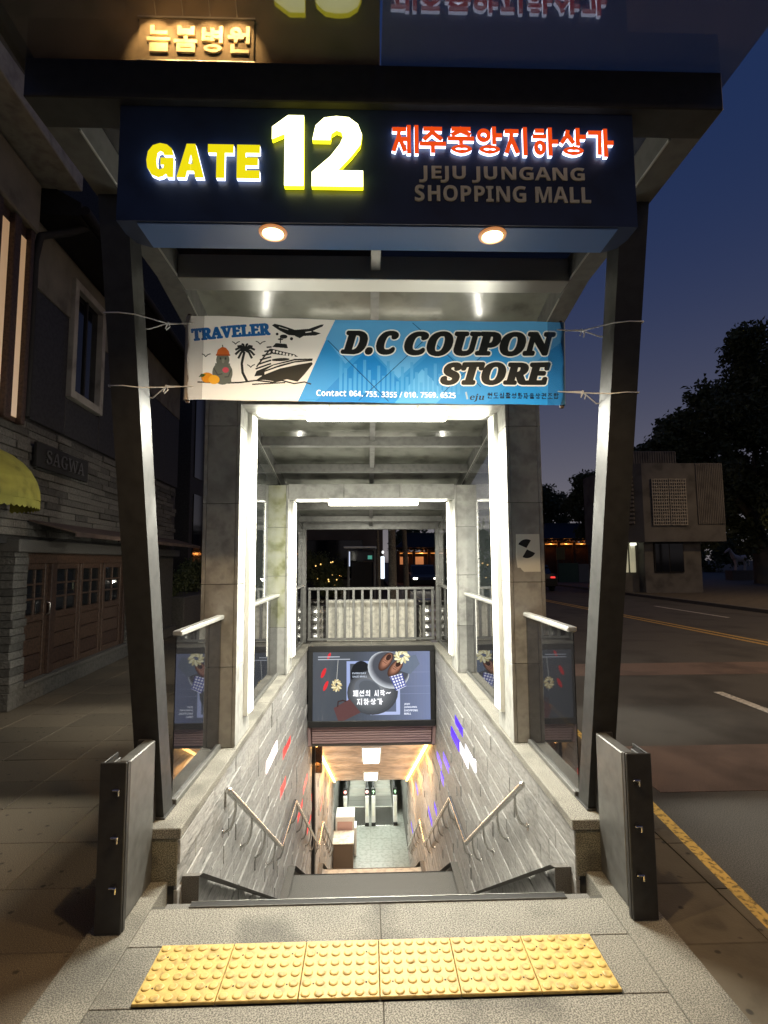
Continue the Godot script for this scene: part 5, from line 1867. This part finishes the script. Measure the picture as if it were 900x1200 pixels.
	put("sheet", sheet, M.paper, pa, offset(pa))
	var c0 := Vector2(-0.012, 0.032)
	for q in [[1.08, 2.66], [1.08 + PI, 2.66 + PI]]:
		var fan := PackedVector2Array([c0 + Vector2(0.006, 0).rotated((q[0] + q[1]) / 2)])
		for i in 9:
			fan.append(c0 + Vector2(0.072, 0).rotated(lerpf(q[0], q[1], i / 8.0)))
		var fm := MB.new()
		fm.xf.origin = V(1.168, 1.65, 4.036)
		fm.prism(fan, 0.0016, 0.0022)
		put("fan_symbol", fm, M.black_matte, pa, offset(pa))


# ------------------------------------------------------------------ behind the stairwell
func build_rear() -> void:
	var r := thing("rear_railing", "grey steel railing across the rear above the screen", "railing", V(0, 0.25, 9.05))
	bx("top_rail", r, -1.06, 1.06, 1.115, 1.16, 9.02, 9.07, M.steel_grey, 0.005)
	bx("bottom_rail", r, -1.06, 1.06, 0.285, 0.325, 9.025, 9.065, M.steel_grey, 0.005)
	for i in 15:
		var x := -1.03 + 0.1471 * i
		bx("baluster", r, x - 0.021, x + 0.021, 0.325, 1.115, 9.028, 9.062, M.steel_grey, 0.003)
	var w := thing("white_hoarding", "white board hoarding standing behind the rear railing", "hoarding", V(0, -0.1, 9.75))
	for i in 8:
		bx("board", w, -0.79 + 0.2 * i, -0.594 + 0.2 * i, 0.0, 0.885, 9.75, 9.77 + 0.004 * (i % 2), M.white_panel, 0.003)
	bx("board_rail", w, -0.8, 0.815, 0.885, 0.905, 9.745, 9.785, M.alu, 0.003)
	for q in [[-1.02, "polished steel drum at the left end of the white hoarding"], [1.03, "polished steel drum at the right end of the white hoarding"]]:
		var d := thing("steel_drum", q[1], "drum", V(q[0], -0.1, 9.85), "polished drums behind the railing")
		var b := MB.new()
		var prof := [Vector2(0.0001, 0.0), Vector2(0.19, 0.0)]
		for i in 25:
			prof.append(Vector2(0.19 + 0.006 * sin(i * 1.6), 0.03 + 0.036 * i))
		prof.append(Vector2(0.0001, 0.97))
		b.lathe(prof, 28)
		put("shell", b, M.mirror_steel, d)
		var lid := MB.new()
		lid.lathe([Vector2(0.2, 0.955), Vector2(0.205, 0.985), Vector2(0.12, 1.0), Vector2(0.0001, 1.003)], 28)
		put("lid", lid, M.stainless, d)


# ------------------------------------------------------------------ lower hall
func build_hall() -> void:
	for q in [[9.75, 11.75], [13.05, 14.75]]:
		var p := thing("ceiling_panel_light", "%s white panel light in the sloping passage ceiling" % ("nearer" if q[0] < 12 else "farther"), "panel light", V(0.0, ceiling_y(q[0]), q[0]), "panel lights of the passage")
		side_prism("glowing_panel", p, [Vector2(q[0], ceiling_y(q[0]) - 0.03), Vector2(q[1], ceiling_y(q[1]) - 0.03), Vector2(q[1], ceiling_y(q[1]) - 0.012), Vector2(q[0], ceiling_y(q[0]) - 0.012)], -0.16, 0.16, M.panel_light)
		side_prism("panel_frame", p, [Vector2(q[0] - 0.03, ceiling_y(q[0]) - 0.018), Vector2(q[1] + 0.03, ceiling_y(q[1]) - 0.018), Vector2(q[1] + 0.03, ceiling_y(q[1]) + 0.02), Vector2(q[0] - 0.03, ceiling_y(q[0]) + 0.02)], -0.19, 0.19, M.white_plastic)
		var mid: float = (q[0] + q[1]) / 2
		area_light(p, V(0, ceiling_y(mid) - 0.08, mid), Vector3(0, -1, 0.4), 0.3, 1.7, Color(1.0, 0.95, 0.88), 4.5)
	var e := thing("hall_panel_light", "hidden white panel light in the flat hall ceiling over the escalators", "panel light", V(0, -4.26, 17))
	bx("glowing_panel", e, -0.5, 0.5, -4.275, -4.255, 16.0, 18.6, M.panel_light, 0)
	area_light(e, V(0, -4.33, 17.3), Vector3.DOWN, 1.0, 2.6, Color(0.95, 1.0, 0.95), 11.0)
	for s in [-1.0, 1.0]:
		var l := thing("cove_light", "warm cove light along the %s edge of the passage ceiling" % ("left" if s < 0 else "right"), "cove light", V(s * 0.97, -1.6, 9.6), "cove lights of the passage")
		side_prism("glowing_strip", l, [Vector2(9.3, ceiling_y(9.3) - 0.045), Vector2(14.88, ceiling_y(14.88) - 0.045), Vector2(14.88, ceiling_y(14.88) - 0.01), Vector2(9.3, ceiling_y(9.3) - 0.01)], minf(s * 0.94, s * 0.985), maxf(s * 0.94, s * 0.985), M.warm_led)
		for d in [9.8, 10.9, 12.0, 13.1, 14.2]:
			omni(l, V(s * 0.72, ceiling_y(d) - 0.4, d), Color(1.0, 0.86, 0.7), 0.13, 0.3)
		for d in [10.2, 12.0, 13.8]:
			area_light(l, V(s * 0.95, ceiling_y(d) - 0.09, d), Vector3(s * 0.35, -1, 0.15), 0.06, 1.7, Color(1.0, 0.7, 0.36), 1.3)

	var sp := thing("wall_box", "brown speaker box on the left passage wall under the soffit", "box", V(-0.93, -1.9, 9.7))
	bx("cabinet", sp, -1.015, -0.86, -2.05, -1.45, 9.62, 9.75, M.wood, 0.012)
	var kn := MB.new()
	kn.xf = Transform3D(Basis(Vector3.RIGHT, PI / 2), V(-0.93, -1.93, 9.618))
	kn.lathe([Vector2(0.02, 0.0), Vector2(0.016, 0.006), Vector2(0.0001, 0.007)], 12)
	put("knob", kn, M.black, sp, offset(sp))
	var sg := thing("shutter_guide", "black shutter guide rail upright on the left passage wall", "guide rail", V(-1.0, -4.0, 9.5))
	bx("guide", sg, -1.02, -0.965, -4.0, -1.34, 9.48, 9.56, M.black, 0.003)
	bx("guide_lip", sg, -0.985, -0.96, -4.0, -1.34, 9.562, 9.58, M.steel_dark, 0.002)
	# boxes by the left wall
	var c := thing("brown_cabinet", "brown low cabinet with papers at the foot of the stairs", "cabinet", V(-0.75, -6.5, 15.1))
	bx("body", c, -1.0, -0.47, -6.48, -5.84, 14.85, 15.5, surf(lin(0.13, 0.1, 0.075), 0.6, null, 1.0), 0.008)
	bx("top", c, -1.02, -0.455, -5.84, -5.815, 14.83, 15.52, M.white_panel, 0.004)
	for q in [[-0.93, 15.0, 0.2], [-0.75, 15.12, -0.3], [-0.66, 15.3, 0.1]]:
		var b := MB.new()
		b.xf = Transform3D(Basis(Vector3.UP, q[2]), V(q[0], -5.81 + 0.002 * q[1] - 0.028, q[1]))
		b.box(Vector3.ZERO, Vector3(0.15, 0.004, 0.21), 0)
		put("paper_sheet", b, M.paper, c, offset(c))
	var k := thing("pink_cabinet", "white cabinet with pale pink panel behind the brown cabinet", "cabinet", V(-0.72, -6.5, 15.8))
	bx("body", k, -0.98, -0.46, -6.48, -5.5, 15.6, 16.2, M.white_plastic, 0.01)
	bx("pink_panel", k, -0.93, -0.51, -6.4, -5.62, 15.585, 15.6, mat(lin(0.5, 0.33, 0.31), 0.6), 0.004)
	bx("side_shelf", k, -0.455, -0.4, -6.48, -5.75, 15.5, 15.9, M.white_plastic, 0.006)
	# two escalators
	for n in 2:
		var x0 := -0.83 + 0.87 * n
		var x1 := x0 + 0.77
		var up: bool = n == 1
		var es := thing("escalator", "%s escalator with %s entry signs at the far end of the hall" % ["right" if up else "left", "green arrow" if up else "red no"], "escalator", V((x0 + x1) / 2, -6.5, 18), "escalators of the hall")
		bx("landing_plate", es, x0 + 0.06, x1 - 0.06, -6.5, -6.488, 17.2, 18.65, M.stainless, 0.002)
		bx("comb_plate", es, x0 + 0.1, x1 - 0.1, -6.488, -6.48, 18.45, 18.65, M.alu, 0.002)
		for i in 12:
			var y := -6.5 + maxf(0.0, (i - 2) * 0.16)
			bx("tread", es, x0 + 0.1, x1 - 0.1, y - 0.2, y, 18.66 + 0.3 * i, 18.955 + 0.3 * i, M.alu, 0.006)
		for s in [0, 1]:
			var x: float = x0 + 0.05 if s == 0 else x1 - 0.05
			var sx: float = -1.0 if s == 0 else 1.0
			side_prism("balustrade", es, [Vector2(17.9, -6.5), Vector2(17.85, -5.75), Vector2(18.0, -5.55), Vector2(19.3, -5.55), Vector2(22.3, -3.85), Vector2(22.3, -4.9), Vector2(19.3, -6.5)], x - 0.02, x + 0.02, M.steel_grey)
			var hr := MB.new()
			hr.tube([V(x, -5.95, 17.83), V(x, -5.7, 17.82), V(x, -5.57, 17.9), V(x, -5.53, 18.05), V(x, -5.53, 19.3), V(x, -3.83, 22.3)], 0.035, 10)
			put("moving_handrail", hr, M.rubber, es, offset(es))
			bx("inner_skirt", es, x - sx * 0.025, x - sx * 0.05, -6.5, -6.3, 18.0, 19.4, M.stainless, 0.003)
			# upright column with its sign
			bx("newel", es, x - 0.06, x + 0.06, -6.4, -5.62, 17.18, 17.32, M.white_plastic, 0.012)
			bx("newel_foot", es, x - 0.062, x + 0.062, -6.5, -6.4, 17.17, 17.33, M.black, 0.006)
			bx("newel_label", es, x - 0.035, x + 0.035, -6.2, -5.8, 17.17, 17.18, M.paper, 0)
			var plate := bx("sign_plate", es, x - 0.065, x + 0.065, -5.6, -5.4, 17.2, 17.28, M.black, 0.008)
			if up:
				var ar := MB.new()
				ar.xf.origin = V(x, -5.5, 17.199)
				ar.prism(PackedVector2Array([Vector2(-0.014, -0.055), Vector2(0.014, -0.055), Vector2(0.014, 0.0), Vector2(0.045, 0.0), Vector2(0, 0.055), Vector2(-0.045, 0.0), Vector2(-0.014, 0.0)]), 0.0, 0.004)
				put("green_arrow_sign", ar, glow(Color(0.1, 0.9, 0.35), 1.2), plate, -plate.global_position)
			else:
				var rd := MB.new()
				rd.xf = Transform3D(Basis(Vector3.RIGHT, PI / 2), V(x, -5.5, 17.199))
				rd.lathe([Vector2(0.052, 0.0), Vector2(0.05, 0.004), Vector2(0.0001, 0.004)], 20)
				put("red_disc_sign", rd, glow(Color(1.0, 0.08, 0.1), 1.1), plate, -plate.global_position)
				var wb := MB.new()
				wb.box(V(x, -5.5, 17.193), Vector3(0.06, 0.017, 0.004), 0)
				put("white_bar_sign", wb, glow(Color(1, 0.9, 0.9), 1.2), plate, -plate.global_position)


# ------------------------------------------------------------------ cars, lamps, shelter
func car(label: String, at: Vector3, turn: float, paint: Material, head_on: bool, tail_on: bool) -> void:
	var c := thing("parked_car" if not head_on else "car", label, "car", at)
	c.rotation.y = turn
	# the car points along -x in its own axes; profile in (x, y)
	var body := MB.new()
	body.prism(PackedVector2Array([Vector2(-2.1, 0.3), Vector2(-2.14, 0.55), Vector2(-2.0, 0.72), Vector2(-1.1, 0.86), Vector2(-0.6, 0.9), Vector2(1.5, 0.95), Vector2(2.05, 0.93), Vector2(2.14, 0.7), Vector2(2.1, 0.3), Vector2(1.65, 0.22), Vector2(-1.65, 0.22)]), -0.86, 0.86)
	put("body", body, paint, c)
	var cab := MB.new()
	cab.prism(PackedVector2Array([Vector2(-0.95, 0.87), Vector2(-0.3, 1.34), Vector2(0.1, 1.42), Vector2(0.95, 1.4), Vector2(1.75, 0.95)]), -0.7, 0.7)
	put("glasshouse", cab, M.window_glass, c)
	var roof := MB.new()
	roof.prism(PackedVector2Array([Vector2(-0.28, 1.36), Vector2(0.1, 1.45), Vector2(0.95, 1.43), Vector2(1.2, 1.33), Vector2(0.95, 1.4), Vector2(0.1, 1.42)]), -0.71, 0.71)
	put("roof", roof, paint, c)
	for x in [-1.35, 1.35]:
		for z in [-0.8, 0.8]:
			var w := MB.new()
			w.xf = Transform3D(Basis(Vector3.RIGHT, PI / 2), Vector3(x, 0.31, z))
			w.lathe([Vector2(0.2, -0.1), Vector2(0.29, -0.1), Vector2(0.315, -0.07), Vector2(0.315, 0.07), Vector2(0.29, 0.1), Vector2(0.2, 0.1)], 20)
			var wheel := put("wheel", w, M.rubber, c)
			var rim := MB.new()
			rim.xf = Transform3D(Basis(Vector3.RIGHT, PI / 2), Vector3(x, 0.31, z))
			rim.lathe([Vector2(0.0001, -0.085), Vector2(0.1, -0.09), Vector2(0.2, -0.07), Vector2(0.2, 0.07), Vector2(0.1, 0.09), Vector2(0.0001, 0.085)], 20)
			put("rim", rim, M.alu, wheel)
	for z in [-0.62, 0.62]:
		var l := MB.new()
		l.box(Vector3(-2.07, 0.64, z), Vector3(0.1, 0.12, 0.26), 0.03)
		put("headlight", l, glow(Color(1.0, 0.98, 0.9), 7.0) if head_on else M.white_plastic, c)
		var t := MB.new()
		t.box(Vector3(2.1, 0.76, z), Vector3(0.08, 0.1, 0.26), 0.02)
		put("tail_light", t, glow(Color(1.0, 0.1, 0.08), 1.0) if tail_on else mat(lin(0.1, 0.01, 0.01), 0.3), c)
		if head_on:
			spot(c, c.to_global(Vector3(-2.2, 0.64, z)), c.global_basis * Vector3(-1, -0.06, 0), Color(1, 0.97, 0.9), 2.0, 24)


func street_lamp(label: String, at: Vector3, h: float, arm: float, e: float) -> void:
	var l := thing("street_lamp", label, "street lamp", at, "street lamps across the road")
	var p := MB.new()
	p.tube([Vector3.ZERO, Vector3(0, 0.4, 0), Vector3(0, h * 0.6, 0), Vector3(0, h, 0)], [0.1, 0.08, 0.065, 0.05], 12)
	put("pole", p, M.steel_dark, l)
	var a := MB.new()
	a.tube([Vector3(0, h - 0.1, 0), Vector3(-arm * 0.5, h + 0.15, 0), Vector3(-arm, h + 0.1, 0)], 0.035, 10)
	put("arm", a, M.steel_dark, l)
	var hd := MB.new()
	hd.box(Vector3(-arm - 0.2, h + 0.1, 0), Vector3(0.5, 0.1, 0.22), 0.03)
	put("lamp_head", hd, M.steel_dark, l)
	var g := MB.new()
	g.box(Vector3(-arm - 0.2, h + 0.043, 0), Vector3(0.4, 0.012, 0.16), 0.002)
	put("lamp_lens", g, glow(Color(1.0, 0.8, 0.5), 6.0), l)
	area_light(l, at + Vector3(-arm - 0.2, h + 0.01, 0), Vector3.DOWN, 0.4, 0.16, Color(1.0, 0.84, 0.62), e)


func build_street_furniture() -> void:
	street_lamp("tall street lamp across the road abreast of the entrance", V(13.2, -0.02, 5.0), 7.5, 1.6, 60.0)
	street_lamp("tall street lamp on the kerb behind the viewer", V(3.9, -0.02, -12.0), 6.5, 1.2, 19.0)
	street_lamp("tall street lamp across the road before the kiosk", V(17.6, -0.02, 19.0), 8.0, 0.5, 16.0)
	car("dark car with bright headlights facing the entrance past the rear railing", V(3.4, -0.12, 34.2), -PI / 2 + PI, M.black, true, false)
	car("dark parked car with small red tail lights on the far road", V(9.35, -0.12, 31), -PI / 2, M.black, false, true)
	car("dark parked car at the left past the rear railing", V(-2.6, -0.12, 23.5), 0.0, M.steel_dark, false, false)
	var s := thing("dark_shelter", "dark booth with small lit header past the rear railing", "booth", V(-0.3, -0.1, 20))
	bx("panel", s, -0.68, 0.14, -0.1, 1.55, 20.1, 20.16, M.black_matte, 0.01)
	for x in [-0.78, 0.2]:
		bx("post", s, x - 0.04, x + 0.04, -0.1, 2.05, 20.0, 20.1, M.steel_grey, 0.01)
	bx("header", s, -0.74, 0.16, 1.6, 1.98, 20.05, 20.12, M.window_glass, 0.01)
	bx("header_display_light", s, -0.06, 0.1, 1.66, 1.8, 20.03, 20.05, glow(Color(0.2, 0.75, 0.65), 0.35), 0)
	bx("roof", s, -0.95, 0.32, 2.06, 2.14, 19.8, 21.2, M.alu, 0.01)
	bx("side_light", s, -0.76, -0.72, 1.4, 1.95, 19.97, 19.99, glow(Color(0.85, 0.9, 1.0), 0.7), 0)
	var n := thing("neon_column", "narrow upright white light sign behind the tree trunks", "light sign", V(0.55, -0.1, 22.5))
	bx("light_box", n, 0.48, 0.64, 0.85, 1.78, 22.5, 22.6, glow(Color(0.9, 0.95, 1.0), 1.3), 0.02)
	bx("post", n, 0.53, 0.59, -0.1, 0.85, 22.52, 22.58, M.steel_dark, 0.01)
	bx("round_light", n, 0.53, 0.62, 1.9, 2.02, 22.5, 22.6, glow(Color(1, 1, 1), 1.3), 0.03)
	var a := thing("amber_lamp", "small amber lamp on a low post beside the dark booth", "lamp", V(-1.15, -0.1, 21))
	bx("post", a, -1.17, -1.13, -0.1, 0.95, 21, 21.04, M.steel_dark, 0.005)
	var b := MB.new()
	b.lathe([Vector2(0.0001, -0.06), Vector2(0.06, 0), Vector2(0.0001, 0.06)], 12, V(-1.15, 1.0, 21.02))
	put("bulb", b, glow(Color(1.0, 0.72, 0.35), 3.0), a, offset(a))
	# pale horse statue on a plinth across the street
	var h := thing("horse_statue", "small pale horse statue on a dark plinth right of the kiosk", "statue", V(28.1, -0.1, 40))
	bx("plinth", h, 27.3, 29.0, -0.1, 0.72, 39.6, 40.4, M.granite_dark, 0.02)
	var q := MB.new()
	q.tube([V(28.75, 1.5, 40), V(28.6, 1.62, 40), V(28.2, 1.58, 40), V(27.85, 1.66, 40), V(27.7, 1.72, 40)], [0.12, 0.26, 0.23, 0.25, 0.14], 12)
	q.tube([V(27.8, 1.7, 40), V(27.6, 2.05, 40), V(27.5, 2.3, 40)], [0.2, 0.13, 0.1], 10)
	q.tube([V(27.52, 2.32, 40), V(27.3, 2.2, 40), V(27.12, 2.05, 40)], [0.1, 0.09, 0.055], 10)
	for k in [[27.85, -0.1], [27.9, 0.1], [28.55, -0.1], [28.62, 0.1]]:
		q.tube([V(k[0], 1.55, 40 + k[1]), V(k[0] + 0.05, 1.15, 40 + k[1]), V(k[0], 0.72, 40 + k[1])], [0.12, 0.06, 0.055], 8)
	q.tube([V(28.75, 1.65, 40), V(28.95, 1.4, 40), V(28.95, 1.05, 40)], [0.06, 0.07, 0.02], 8)
	put("horse", q, mat(lin(0.55, 0.55, 0.55), 0.7), h, offset(h))
